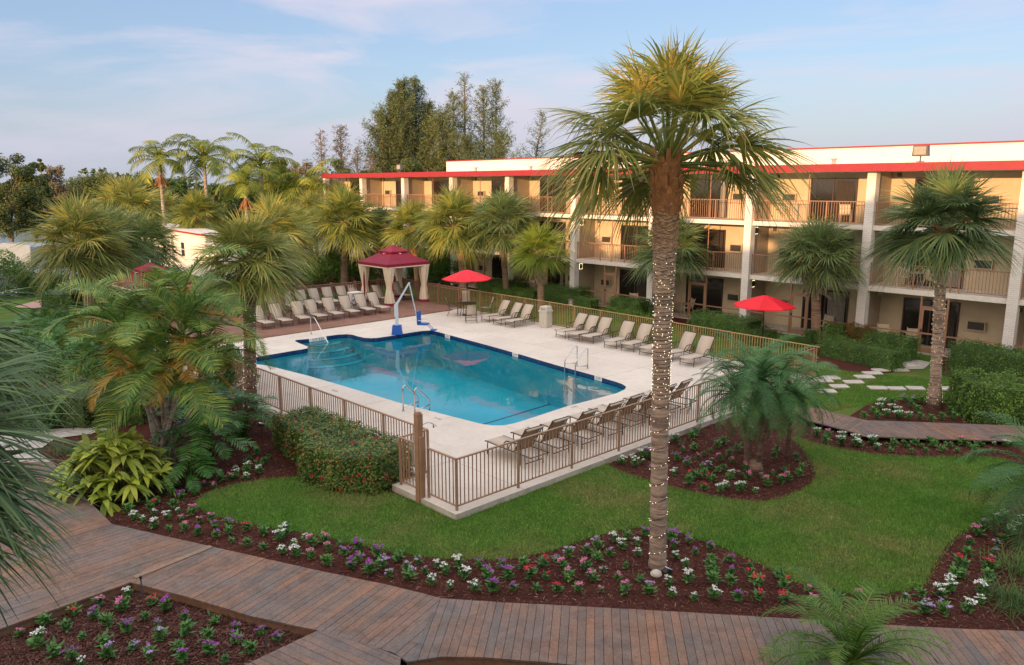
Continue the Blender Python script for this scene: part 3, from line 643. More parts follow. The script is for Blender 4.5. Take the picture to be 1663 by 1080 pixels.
fence((-11.3,47.75), (-19.0,41.0), 'brown wooden fence behind the two rows of loungers', 'fence_wood', wood=True, skip_first=True, name='wooden_fence', group='wooden fence round the brown terrace', bal=.035, gap=.14)
# ================= HOTEL =================
BC = (16.58, 36.0); BA = math.atan2(0.7278, -0.6858); BAY = 6.12; DEP = 1.9
hotel = thing('hotel_building', 'long three storey tan hotel with red roof edge, white brick columns and brown railed balconies', 'building', (*BC, 0), BA)
K0, K1 = -3, 8
X0, X1 = K0*BAY, K1*BAY
FL = [0.0, 2.85, 5.65]; CE = [2.62, 5.43, 8.10]      # floor tops, soffits
m_ = MB()
m_.bb(X0, X1, -DEP-0.25, -DEP, 0, 8.1); m_.bb(X0, X0+.2, -14, -DEP-.251, 0, 8.3); m_.bb(X1-.2, X1, -14, -DEP-.251, 0, 8.3); m_.bb(X0, X1, -14.2, -14.0, 0, 8.3)
m_.build('wall', hotel, 'tan_wall')
for k in range(K0+1, K1+1):
    m_ = MB()
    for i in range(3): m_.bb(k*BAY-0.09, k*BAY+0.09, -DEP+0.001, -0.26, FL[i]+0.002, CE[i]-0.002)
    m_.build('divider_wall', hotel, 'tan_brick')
    m_ = MB(); m_.bb(k*BAY-0.2, k*BAY+0.2, -0.25, 0.19, 0, 8.095); m_.build('column', hotel, 'white_brick')
for i in (1, 2):
    m_ = MB(); m_.bb(X0, X1, -DEP+0.003, 0.02, CE[i-1], FL[i]); m_.build('balcony_slab', hotel, 'gutter_white')
m_ = MB(); m_.bb(X0, X1, -DEP, 0.05, -0.02, 0.06); m_.build('patio_slab', hotel, 'paving')
m_ = MB(); m_.bb(X0-.3, X1-.6, -14.5, 0.72, 8.10, 8.40); m_.build('roof', hotel, 'gutter_white')
m_ = MB(); m_.bb(X0-.3, X1-.6, 0.72, 0.76, 8.09, 8.43); m_.bb(X1-.6, X1-.56, -14.5, 0.76, 8.06, 8.46); m_.bb(X0-.3, X1-.6, -14.5, 0.72, 8.403, 8.45)
m_.build('fascia', hotel, 'red_trim')
# upper white roof section
PX1 = 37.6
m_ = MB(); m_.bb(X0, PX1, -13.5, -5.0, 8.452, 9.42); m_.build('upper_roof', hotel, 'white_paint')
m_ = MB(); m_.bb(X0, PX1+.06, -13.56, -4.94, 9.42, 9.49); m_.build('upper_fascia', hotel, 'red_trim')
for x in (9.0, 9.9, 25.0, 3.1, 31.0):
    m_ = MB(); m_.tube([(x, -2.6, 8.45), (x, -2.6, 8.75)], 0.10, 10); m_.tube([(x, -2.6, 8.75), (x, -2.6, 8.82)], 0.18, 10); m_.build('roof_vent', hotel, 'roof_grey')
# railings
for k in range(K0+1, K1-0):
    xa, xb = k*BAY+0.2, (k+1)*BAY-0.2
    for i in (1, 2):
        m_ = MB(); zf = FL[i]; m_.bb(xa, xb, -0.10, -0.04, zf+1.05, zf+1.09); m_.bb(xa, xb, -0.09, -0.05, zf+0.08, zf+0.11)
        for j in range(4):
            x = xa+0.02+(xb-xa-0.04)*j/3; m_.bb(x-.022, x+.022, -0.092, -0.048, zf, zf+1.049)
        n = 44
        for j in range(1, n):
            x = xa+(xb-xa)*j/n; m_.bb(x-.010, x+.010, -0.08, -0.06, zf+0.11, zf+1.05)
        m_.build('railing', hotel, 'brown_rail')
    for i in range(3):
        even = (k % 2 == 0); top = CE[i]; zf = FL[i]+0.001 if i else 0.062
        d0, d1 = (.25, .62) if even else (.42, .80); a0 = .745 if even else .225
        x0, x1 = (k+d0)*BAY, (k+d1)*BAY
        r_ = MB(); r_.bb(x0-.06, x0, -DEP, -DEP+.07, zf, zf+2.16); r_.bb(x1, x1+.06, -DEP, -DEP+.07, zf, zf+2.16); r_.bb(x0, x1, -DEP, -DEP+.07, zf+2.1, zf+2.16); r_.bb((x0+x1)/2-.03, (x0+x1)/2+.03, -DEP, -DEP+.06, zf, zf+2.1)
        dr = r_.build('sliding_door', hotel, 'door_frame')
        r_ = MB(); r_.bb(x0, (x0+x1)/2-.03, -DEP+.003, -DEP+.03, zf, zf+2.1); r_.bb((x0+x1)/2+.03, x1, -DEP+.003, -DEP+.03, zf, zf+2.1); r_.build('pane', dr, 'dark_glass')
        if (k*3+i) % 4 != 3:
            r_ = MB(); w = .35 if (k+i) % 2 else .9
            n = int(w/.06)
            for j in range(n): r_.bb(x0+.1+j*.06, x0+.1+j*.06+.045, -DEP+.031, -DEP+.033+.006*(j % 2), zf+.05, zf+2.05)
            r_.build('curtain', dr, 'curtain' if (k+i) % 3 == 0 else 'dark_curtain')
        ax = (k+a0)*BAY; az = zf+1.0 if i == 0 else zf+0.98
        r_ = MB(); r_.bb(ax, ax+.74, -DEP+.0, -DEP+.2, az, az+.42); ac = r_.build('air_conditioner', hotel, 'tan_wall')
        r_ = MB(); r_.bb(ax+.04, ax+.70, -DEP+.2, -DEP+.21, az+.04, az+.38)
        for j in range(9): r_.mat('ac_grey'); r_.box((ax+.37, -DEP+.222, az+.06+.037*j), (.62, .02, .012))
        r_.mats = ['black', 'ac_grey']; r_.m = [0]*6+[1]*(len(r_.f)-6); r_.build('grille', ac)
        # thin full height post
        px = (k+(.5 if even else .40))*BAY
        if i: r_ = MB(); r_.bb(px-.02, px+.02, -0.06, -0.02, zf, top); r_.build('screen_post', hotel, 'brown_rail')
        # small vent high on wall
        if i: r_ = MB(); r_.bb((k+.93)*BAY-.1, (k+.93)*BAY+.1, -DEP, -DEP+.03, zf+2.2, zf+2.4); r_.build('vent', hotel, 'ac_grey')
        if i < 2 and k in (-2, 0, 2, 4, 6):
            x = (k+1)*BAY-.092; r_ = MB(); y = -0.55; z = top-.30
            r_.add([(x, y-.13, z-.17), (x-.13, y-.0, z-.0), (x, y+.13, z-.17), (x, y-.13, z+.17), (x, y+.13, z+.17)], [(0,1,2), (0,3,1), (3,4,1), (4,2,1), (0,2,4,3)])
            s_ = r_.build('wall_lamp', hotel, 'black'); r_ = MB(); r_.bb(x-.004, x-.001, y-.15, y+.15, z-.18, z+.18); r_.build('glow_plate', s_, 'sconce_glow')
    # ground floor screens
    e0, e1 = (.44, .59) if even else (.40, .58)
    r_ = MB(); p0, p1 = (k+e0)*BAY, (k+e1)*BAY
    for x in (p0, p1): r_.bb(x-.035, x+.035, -0.08, -0.01, 0.06, CE[0])
    r_.bb(xa, p0-.035, -0.07, -0.02, 0.88, 0.94); r_.bb(p1+.035, xb, -0.07, -0.02, 0.88, 0.94)
    r_.bb(xa, p0-.035, -0.07, -0.02, 0.06, 0.12); r_.bb(p1+.035, xb, -0.07, -0.02, 0.06, 0.12); r_.bb(p0+.035, p1-.035, -0.07, -0.02, 2.10, 2.16)
    r_.build('screen_frame', hotel, 'brown_rail')
    r_ = MB(); q0, q1 = p0+.04, p1-.04
    r_.bb(q0, q0+.09, -.06, -.025, .08, 2.09); r_.bb(q1-.09, q1, -.06, -.025, .08, 2.09); r_.bb(q0+.09, q1-.09, -.06, -.025, 2.0, 2.09); r_.bb(q0+.09, q1-.09, -.06, -.025, .08, .30); r_.bb(q0+.09, q1-.09, -.06, -.025, .90, .97)
    sd = r_.build('screen_door', hotel, 'brown_rail'); r_ = MB(); r_.bb(q1-.07, q1-.03, -.025, .02, 1.0, 1.12); r_.build('handle', sd, 'black')
# closed white ground floor end bay
m_ = MB(); m_.bb(7*BAY+.2, 7*BAY+2.6, -.1, .0, 0.06, 2.62); m_.bb(7*BAY+3.6, X1, -.1, .0, 0.06, 2.62); m_.bb(7*BAY+2.6, 7*BAY+3.6, -.1, .0, 2.2, 2.62); m_.build('end_wall', hotel, 'white_paint')
m_ = MB(); m_.bb(7*BAY+2.6, 7*BAY+3.6, -.08, -.03, 0.06, 2.2); m_.build('door', hotel, 'door_frame')
m_ = MB(); m_.tube([(7*BAY+.32, .06, 0), (7*BAY+.32, .06, 2.6)], .05, 8); m_.build('downpipe', hotel, 'fence_brown')
# roof floodlights
def flood(kx, y, label, s=1.0):
    p = Matrix.Translation((*BC, 0)) @ Matrix.Rotation(BA, 4, 'Z') @ Vector((kx, y, 8.46))
    t = thing('floodlight', label, 'floodlight', p, BA, 'floodlights on the roof edge'); t.scale = (s, s, s)
    m_ = MB(); m_.tube([(0, 0, 0), (0, 0, .22)], .03, 8); m_.box((0, 0, .02), (.25, .2, .03)); m_.build('bracket', t, 'lamp_grey')
    m_ = MB(); m_.box((0, 0, .42), (.56, .26, .40), None, .9); b = m_.build('housing', t, 'lamp_grey')
    m_ = MB(); m_.box((0, .135, .42), (.44, .02, .30)); m_.build('lens', b, 'curtain')
flood(-2.1, 0.45, 'large grey square floodlight on the roof edge above the right palm', 1.15)
flood(6.05*BAY, 0.2, 'small grey floodlight on the left part of the hotel roof')
# balcony and patio chairs
def patio_chair(label, x, y, z, rz):
    t = thing('patio_chair', label, 'chair', (0,0,0), 0, 'white strap chairs on hotel patios and balconies')
    m_ = MB()
    for i in range(7): m_.box((0, -.22+.07*i, .42), (.46, .045, .012))
    m_.build('seat', t, 'cream'); m_ = MB()
    for i in range(7): m_.box((0, .25+.02*i, .50+.065*i), (.46, .012, .045))
    m_.build('backrest', t, 'cream')
    for s in (-1, 1):
        m_ = MB(); m_.tube([(s*.25, -.26, 0), (s*.25, -.24, .63), (s*.25, -.15, .66), (s*.25, .27, .66)], .014, 6); m_.tube([(s*.25, .34, 0), (s*.25, .24, .42), (s*.25, .40, .98)], .014, 6); m_.build('side_frame', t, 'cream')
    p = Matrix.Translation((*BC, 0)) @ Matrix.Rotation(BA, 4, 'Z') @ Vector((x, y, z)); t.location = p; t.rotation_euler = (0, 0, BA+rz); return t
PC = [('white strap chair on the middle balcony left of the rightmost palm', -1.3, -1.0, FL[1], .5), ('white strap chair on the middle balcony just beside the rightmost palm trunk', -2.7, -.8, FL[1], -.7), ('white strap chair on the middle balcony behind the palm with hanging dead fronds', 1.9, -1.0, FL[1], .4), ('white strap chair inside the screened patio left of the right screen door', -1.9, -1.0, .06, .6),
      ('white strap chair on the patio behind the hedge and dead frond palm', 2.2, -1.0, .06, 3.0), ('white strap chair on the patio left of the rusty bush', -.6, -1.2, .06, .3), ('white strap chair on the top balcony under the large sliding door', 1.6, -1.0, FL[2], .3), ('white strap chair on the patio left of the trunk behind the round hedge', 14.2, -1.0, .06, .5), ('white strap chair on the patio right of the big trunk by a screen door', 10.4, -1.0, .06, 2.6), ('white strap chair on the top balcony left of the big palm trunk', 13.6, -1.0, FL[2], -.4), ('white strap chair on the ground patio far along behind the yellow green palm', 23.0, -1.1, .06, .4)]
for q in PC: patio_chair(*q)
for lab, x, z in (('round grey patio table on the ground patio right of the big trunk', 11.4, .06), ('round grey patio table on the middle balcony between strap chairs', -2.0, FL[1])):
    p = Matrix.Translation((*BC, 0)) @ Matrix.Rotation(BA, 4, 'Z') @ Vector((x, -.75, z)); t = thing('patio_table', lab, 'table', p, BA)
    m_ = MB(); m_.tube([(0,0,.69),(0,0,.72)], .42, 20); m_.build('tabletop', t, 'curtain')
    for a in range(4): m_ = MB(); m_.tube([(.1*math.cos(a*1.57), .1*math.sin(a*1.57), .69), (.33*math.cos(a*1.57), .33*math.sin(a*1.57), 0)], .014, 6); m_.build('leg', t, 'curtain')
# wing of the hotel the photograph was taken from (behind the camera, shades the court)
wing = thing('hotel_wing', 'long tan hotel wing with flat roof behind the viewpoint', 'building', (0, -8, 0))
m_ = MB(); m_.bb(-15, 60, -6, 4.6, 0, 10.6); m_.build('wall', wing, 'tan_wall'); m_ = MB(); m_.bb(-15.5, 60.5, -6.5, 5.1, 10.6, 11.1); m_.build('roof', wing, 'red_trim')
shade_blk = thing('shade_block', 'unseen tan block added beside the hotel wing to shade the left garden', 'building', (-48, -10, 0))  # added out of view; its height is set to shade the left side
m_ = MB(); m_.bb(-40, 32, -6, 4.6, 0, 9.9); m_.build('wall', shade_blk, 'tan_wall'); m_ = MB(); m_.bb(-40.5, 32.4, -6.5, 5.1, 9.9, 10.4); m_.build('roof', shade_blk, 'red_trim')
# low buildings on the left
def lowb(name, label, p0, p1, depth, h, win=()):
    a = Vector(p0); b = Vector(p1); L = (b-a).length; t = thing(name, label, 'building', (a.x, a.y, 0), math.atan2((b-a).y, (b-a).x))
    m_ = MB(); m_.bb(0, L, 0, depth, 0, h); w = m_.build('wall', t, 'white_paint'); m_ = MB(); m_.bb(-.15, L+.15, -.15, depth+.15, h, h+.12); m_.build('roof', t, 'gutter_white')
    m_ = MB(); m_.bb(-.17, L+.17, -.19, -.151, h-.05, h+.1); m_.build('trim', t, 'red_trim')
    for x, z, ww, hh in win:
        m_ = MB(); m_.bb(x, x+ww, -.03, -.001, z, z+hh); f = m_.build('window', t, 'gutter_white'); m_ = MB(); m_.bb(x+.06, x+ww-.06, -.045, -.031, z+.06, z+hh/2-.03); m_.bb(x+.06, x+ww-.06, -.045, -.031, z+hh/2+.03, z+hh-.06); m_.build('pane', f, 'dark_glass')
    return t
def gx(px, Y): r = ray(px, 300); return (r[0]/r[1]*Y, Y)
t = lowb('pool_bar_building', 'small white flat roofed building with one window behind the left palms', gx(222, 78), gx(345, 60), 2.6, 3.5, [(13.6, 1.35, 1.0, 1.3), (3.5, 1.35, 1.0, 1.3)])
m_ = MB(); m_.tube([(11.2, -.09, 0), (11.2, -.09, 3.1)], .08, 8); m_.build('downpipe', t, 'roof_grey')
t = lowb('service_building', 'pale low service building left of the long hotel', gx(478, 82), gx(538, 72), 5, 3.1, [])
# ================= POOLSIDE FURNITURE =================
def arc(cx, cz, r, a0, a1, n=6): return [(cx+r*math.cos(a0+(a1-a0)*i/n), cz+r*math.sin(a0+(a1-a0)*i/n)) for i in range(n+1)]
def make_lounger(sling='sling'):
    """foot at x=0, head towards +x"""
    t = thing('sun_lounger', '', 'sun lounger', (0, 0, 0))
    W2 = .33
    def sl(name, pts, mat):
        vs = []; fs = []; n = len(pts)
        for x, z in pts: vs += [(x, -W2+.02, z), (x, W2-.02, z), (x, -W2+.02, z-.015), (x, W2-.02, z-.015)]
        for i in range(n-1): b = 4*i; fs += [(b, b+4, b+5, b+1), (b+2, b+3, b+7, b+6), (b, b+2, b+6, b+4), (b+1, b+5, b+7, b+3)]
        fs += [(0, 1, 3, 2), (4*n-4, 4*n-2, 4*n-1, 4*n-3)]
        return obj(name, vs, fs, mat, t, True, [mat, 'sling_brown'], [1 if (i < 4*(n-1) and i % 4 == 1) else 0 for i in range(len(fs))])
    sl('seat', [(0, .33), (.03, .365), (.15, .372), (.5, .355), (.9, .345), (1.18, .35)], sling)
    c, s = math.cos(1.02), math.sin(1.02)
    bk = [(1.2, .355)]+[(1.2+c*q-.03*math.sin(q*4)*s, .355+s*q+.03*math.sin(q*4)*c) for q in (.1, .2, .35, .5, .65, .78)]+[(1.2+c*.84+.03, .355+s*.84-.01), (1.2+c*.84+.05, .355+s*.84-.05)]
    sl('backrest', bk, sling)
    for y in (-W2, W2):
        m_ = MB(); m_.tube([(0, y, .335), (.03, y, .36), (.5, y, .345), (1.2, y, .34), (1.85, y, .34)], .016, 6); m_.tube([(1.2, y, .345), (1.2+c*.84, y, .345+s*.84)], .016, 6); m_.tube([(1.45, y, .03), (1.30+c*.3, y, .355+s*.3)], .012, 6)
        m_.build('side_rail', t, 'bronze')
        m_ = MB(); m_.tube([(.12, y, .35), (.10, y, 0)], .016, 6); m_.build('leg', t, 'bronze')
        m_ = MB(); m_.tube([(1.62, y, .34), (1.64, y, 0)], .016, 6); m_.build('leg', t, 'bronze')
        m_ = MB(); yy = y*1.12
        m_.tube([(.80, y, .34), (.84, yy, .50), (.93, yy, .585), (1.08, yy, .61), (1.25, yy, .60), (1.37, yy, .63)], .017, 6); m_.tube([(.98, y, .34), (1.05, yy, .47), (1.16, yy, .60)], .014, 6); m_.build('armrest', t, 'bronze')
    for x, z in ((.11, .12), (1.63, .12), (1.85, .34), (1.2+c*.84, .345+s*.84)): m_ = MB(); m_.tube([(x, -W2, z), (x, W2, z)], .014, 6); m_.build('crossbar', t, 'bronze')
    return t
L0 = make_lounger(); LK = kidsof(L0); used = [False]
def put(x, y, rz, label, group, z=DZ+.002):
    if not used[0]:
        used[0] = True; L0['label'] = label; L0['group'] = group; L0.location = (x, y, z); L0.rotation_euler = (0, 0, rz); return
    r = copytree(LK, L0, (x, y, z), rz, label); r['group'] = group
TZ = DZ+.047
def headfoot(f, h, label, group, z=TZ):
    """lounger whose foot bar floor point is pixel f and head floor direction is pixel h"""
    a = at(*f, z); b = at(*h, z); an = math.atan2(b[1]-a[1], b[0]-a[0]); put(a[0], a[1], an, label, group, z+.002); return a
# front row on the terrace: pixel under the foot bar centre, 8
hd = math.atan2(.70, -.72)
GF = 'front row of loungers on the brown terrace'; GB = 'back row of loungers on the brown terrace'
front = [(436,534),(474,529),(506,526),(536,520),(564,516),(592,512),(620,508)]
dirw = Vector((-.50, .86)).normalized(); AN = math.atan2(.80, -.60)
p0 = Vector(at(438,535,TZ)); p1 = Vector(at(627,509,TZ)); N8 = 8
for i in range(8):
    p = p0+(p1-p0)*(i/7) ; put(p.x, p.y, AN+R.uniform(-.10,.10), '%s tan sling lounger from the left in the front row facing the pool steps' % ORD[i], GF, TZ+.002)
q0 = Vector(at(455,510,TZ)); q1 = Vector(at(590,493,TZ))
for i in range(7):
    p = q0+(q1-q0)*(i/6)+Vector((R.uniform(-.06,.06), R.uniform(-.06,.06))); put(p.x, p.y, AN+R.uniform(-.05,.05), '%s tan sling lounger from the left in the back row by the wooden fence' % ORD[i], GB, TZ+.002)
for i, (px, py) in enumerate(((634,494),(664,488))):
    a = at(px, py, TZ); put(a[0], a[1], AN+.1, ('left' if i == 0 else 'right')+' tan lounger under the maroon gazebo in the fence corner', 'loungers under the maroon gazebo', TZ+.002)
# right side rows: foot towards the pool, head to the fence
AR = math.atan2(.70, .72)
GR = 'loungers along the tan railing on the far side of the pool'
for i, (px, py) in enumerate([(786,523),(805,528),(826,532)]):
    a = at(px, py, DZ); put(a[0], a[1], AR+R.uniform(-.10,.10), '%s of three tan loungers between umbrella table and bin' % ORD[i], GR)
for i, (px, py) in enumerate([(908,549),(930,554),(952,558),(989,566),(1017,571),(1047,578),(1080,586),(1113,595)]):
    a = at(px, py, DZ); put(a[0], a[1], AR+R.uniform(-.10,.10), '%s tan lounger to the right of the bin along the railing, seen from pool side' % ORD[i], GR)
# near row with backs to the lawn railing
GN = 'loungers with their backs to the lawn railing'
NBV = [3.38,4.40,5.54,6.75,7.8,8.73,9.58,10.36]
for i, vv in enumerate(NBV):
    p = fp(2.5+R.uniform(-.06,.06), vv); dv = -EU; put(p[0], p[1], math.atan2(dv.y, dv.x)+R.uniform(-.05,.05), '%s lounger from the near deck corner with its brown back to the lawn railing' % ORD[i], GN)
# umbrella
def umbrella(label, x, y, z, r=1.35, h=2.45, rz=0, drop=.42, group='red market umbrellas'):
    t = thing('market_umbrella', label, 'umbrella', (x, y, z), rz, group)
    m_ = MB(); m_.tube([(0,0,0),(0,0,h+.02)], .022, 8); m_.build('pole', t, 'black'); m_ = MB(); m_.tube([(0,0,h),(0,0,h+.05),(0,0,h+.10)], [.035,.05,.01], 8); m_.build('finial', t, 'black')
    n = 8; vs = []; fs = []; M = 4; seg = 6
    # canopy with sagging gores
    vs.append((0,0,h))
    for j in range(1, seg+1):
        f = j/seg
        for i in range(n*M):
            a = 2*math.pi*i/(n*M); u = (i % M)/M; sag = 4*u*(1-u); cr_ = math.cos(math.pi/n)/math.cos((u-.5)*2*math.pi/n)
            rr = r*f*(cr_*(1-.02*sag)); vs.append((math.cos(a)*rr, math.sin(a)*rr, h-drop*(f**1.15)+(-.03*sag*f)))
    K = n*M
    for i in range(K): fs.append((0, 1+i, 1+(i+1) % K))
    for j in range(seg-1):
        for i in range(K): a = 1+j*K+i; b = 1+j*K+(i+1) % K; fs.append((a, a+K, b+K, b))
    base = 1+(seg-1)*K
    vs2 = list(vs)
    for i in range(K): v = vs[base+i]; vs2.append((v[0]*1.003, v[1]*1.003, v[2]-.04))
    for i in range(K): fs.append((base+i, len(vs)+i, len(vs)+(i+1) % K, base+(i+1) % K))
    obj('canopy', vs2, fs, 'umbrella_red', t)
    for i in range(n):
        a = 2*math.pi*i/n; m_ = MB(); m_.tube([(0,0,h-.03), (math.cos(a)*r*.97, math.sin(a)*r*.97, h-drop-.03)], .009, 5); m_.tube([(0,0,h-.75), (math.cos(a)*r*.5, math.sin(a)*r*.5, h-drop*.5-.04)], .007, 5); m_.build('rib', t, 'black')
    return t
ux, uy = at(759, 512, DZ)
umbrella('red octagonal umbrella standing through the table beside the far railing', ux, uy, DZ, 1.42, 2.62, .2, .50)
t = thing('patio_table', 'round dark metal table under the left red umbrella', 'table', (ux, uy, DZ), 0)
m_ = MB(); m_.tube([(0,0,.70),(0,0,.72)], .55, 24); m_.build('tabletop', t, 'bronze'); m_ = MB(); m_.tube([(0,0,0),(0,0,.05),(0,0,.09)], [.28,.27,.06], 20); m_.build('umbrella_base', t, 'black')
for a in range(4):
    c_, s_ = math.cos(a*1.57+.6), math.sin(a*1.57+.6); m_ = MB(); m_.tube([(c_*.46, s_*.46, .70), (c_*.40, s_*.40, .35), (c_*.48, s_*.48, 0)], .02, 6); m_.build('leg', t, 'bronze')
def sling_chair():
    t = thing('patio_chair', '', 'chair', (0,0,0), 0, 'sling chairs round the umbrella table'); W2 = .27
    def sl(name, pts):
        vs = []; fs = []; n = len(pts)
        for x, z in pts: vs += [(x, -W2+.02, z), (x, W2-.02, z), (x-.004, -W2+.02, z-.014), (x-.004, W2-.02, z-.014)]
        for i in range(n-1): b = 4*i; fs += [(b, b+4, b+5, b+1), (b+2, b+3, b+7, b+6), (b, b+2, b+6, b+4), (b+1, b+5, b+7, b+3)]
        fs += [(0, 1, 3, 2), (4*n-4, 4*n-2, 4*n-1, 4*n-3)]
        obj(name, vs, fs, 'sling', t, True)
    sl('seat', [(-.25, .42), (-.2, .44), (0, .42), (.22, .41)]); sl('backrest', [(.22, .41), (.28, .5), (.36, .75), (.43, .98), (.46, .99)])
    for y in (-W2, W2):
        m_ = MB(); m_.tube([(-.25, y, .43), (.22, y, .40), (.44, y, 1.0)], .015, 6); m_.tube([(-.22, y*1.08, 0), (-.24, y*1.08, .60), (-.1, y*1.08, .66), (.3, y*1.08, .66)], .015, 6); m_.tube([(.36, y*1.08, 0), (.18, y*1.08, .40)], .015, 6); m_.build('side_frame', t, 'bronze')
    for x, z in ((.3, .15), (-.22, .2)): m_ = MB(); m_.tube([(x, -W2, z), (x, W2, z)], .012, 6); m_.build('crossbar', t, 'bronze')
    return t
ch0 = sling_chair(); CK = kidsof(ch0)
chs = [(0.0, 'sling chair nearest the viewer at the umbrella table, seen from behind', (765, 523)), (0, 'sling chair on the left of the umbrella table in profile', (737, 512)), (0, 'sling chair behind the umbrella table against the railing', (757, 500)), (0, 'sling chair on the right of the umbrella table beside the loungers', (789, 511))]
for i, (_, lab, px) in enumerate(chs):
    x, y = at(*px, DZ); an = math.atan2(y-uy, x-ux)
    if i == 0: ch0.location = (x, y, DZ+.002); ch0.rotation_euler = (0, 0, an); ch0['label'] = lab
    else: copytree(CK, ch0, (x, y, DZ+.002), an, lab)
# umbrella at right, outside the railing
x, y = at(1237, 565, 0); umbrella('red octagonal umbrella on the right in front of the hotel hedge', x, y, 0, 1.42, 2.5, .3, .48)
x, y = at(287, 520, DZ); umbrella('red umbrella on the left half hidden behind the arching palm fronds', x, y, TZ, 1.0, 2.1, .1, .42)
# litter bin
x, y = at(886, 531, DZ); t = thing('litter_bin', 'grey stone litter bin with boxed lid beside the loungers', 'bin', (x, y, DZ), AR+.1)
m_ = MB(); m_.box((0,0,.42), (.48,.48,.82)); 
for s in (-1, 1):
    for j in range(3): m_.box((s*.245, -.14+.14*j, .42), (.012, .09, .7)); m_.box((-.14+.14*j, s*.245, .42), (.09, .012, .7))
m_.build('body', t, 'bin_stone'); m_ = MB(); m_.box((0,0,.86), (.56,.56,.07)); m_.box((0,0,1.0), (.50,.50,.21), None, .86); l_ = m_.build('lid', t, 'bin_stone'); m_ = MB(); m_.box((-.245,0,.98), (.02,.30,.11)); m_.build('flap', l_, 'curtain')
# sign box on fence
x, y = at(927, 520, DZ); t = thing('notice_box', 'small silver box hung on the tan railing right of the bin', 'box', (x+.05, y+.05, DZ), math.atan2(-.75,.66))
m_ = MB(); m_.box((0, -.06, .98), (.34, .07, .36)); m_.build('box', t, 'steel'); m_ = MB(); m_.box((0, -.10, .88), (.28, .006, .05)); m_.box((0, -.10, 1.02), (.10, .006, .10)); m_.build('panel', t, 'sling'); m_ = MB(); m_.tube([(.1,-.02,1.1),(.1,-.02,1.5)], .012, 6); m_.build('rod', t, 'black')
# towel cabinet
x, y = at(577, 503, TZ); t = thing('towel_cart', 'white and grey towel cart in front of the wooden fence', 'cart', (x, y, TZ), AN-1.57)
m_ = MB(); m_.bb(-.35,.35,-.25,.25,1.0,1.06); m_.bb(-.35,.35,-.25,.25,.12,.17); m_.bb(-.35,-.31,-.25,.25,.17,1.0); m_.bb(.31,.35,-.25,.25,.17,1.0); m_.build('frame', t, 'white_paint'); m_ = MB()
for z in (.4, .68): m_.bb(-.31,.31,-.25,.25,z,z+.03)
m_.build('shelf', t, 'white_paint'); m_ = MB(); m_.bb(-.28,.28,-.2,.2,.431,.6); m_.bb(-.28,.28,-.2,.2,.711,.9); m_.build('towels', t, 'lift_white')
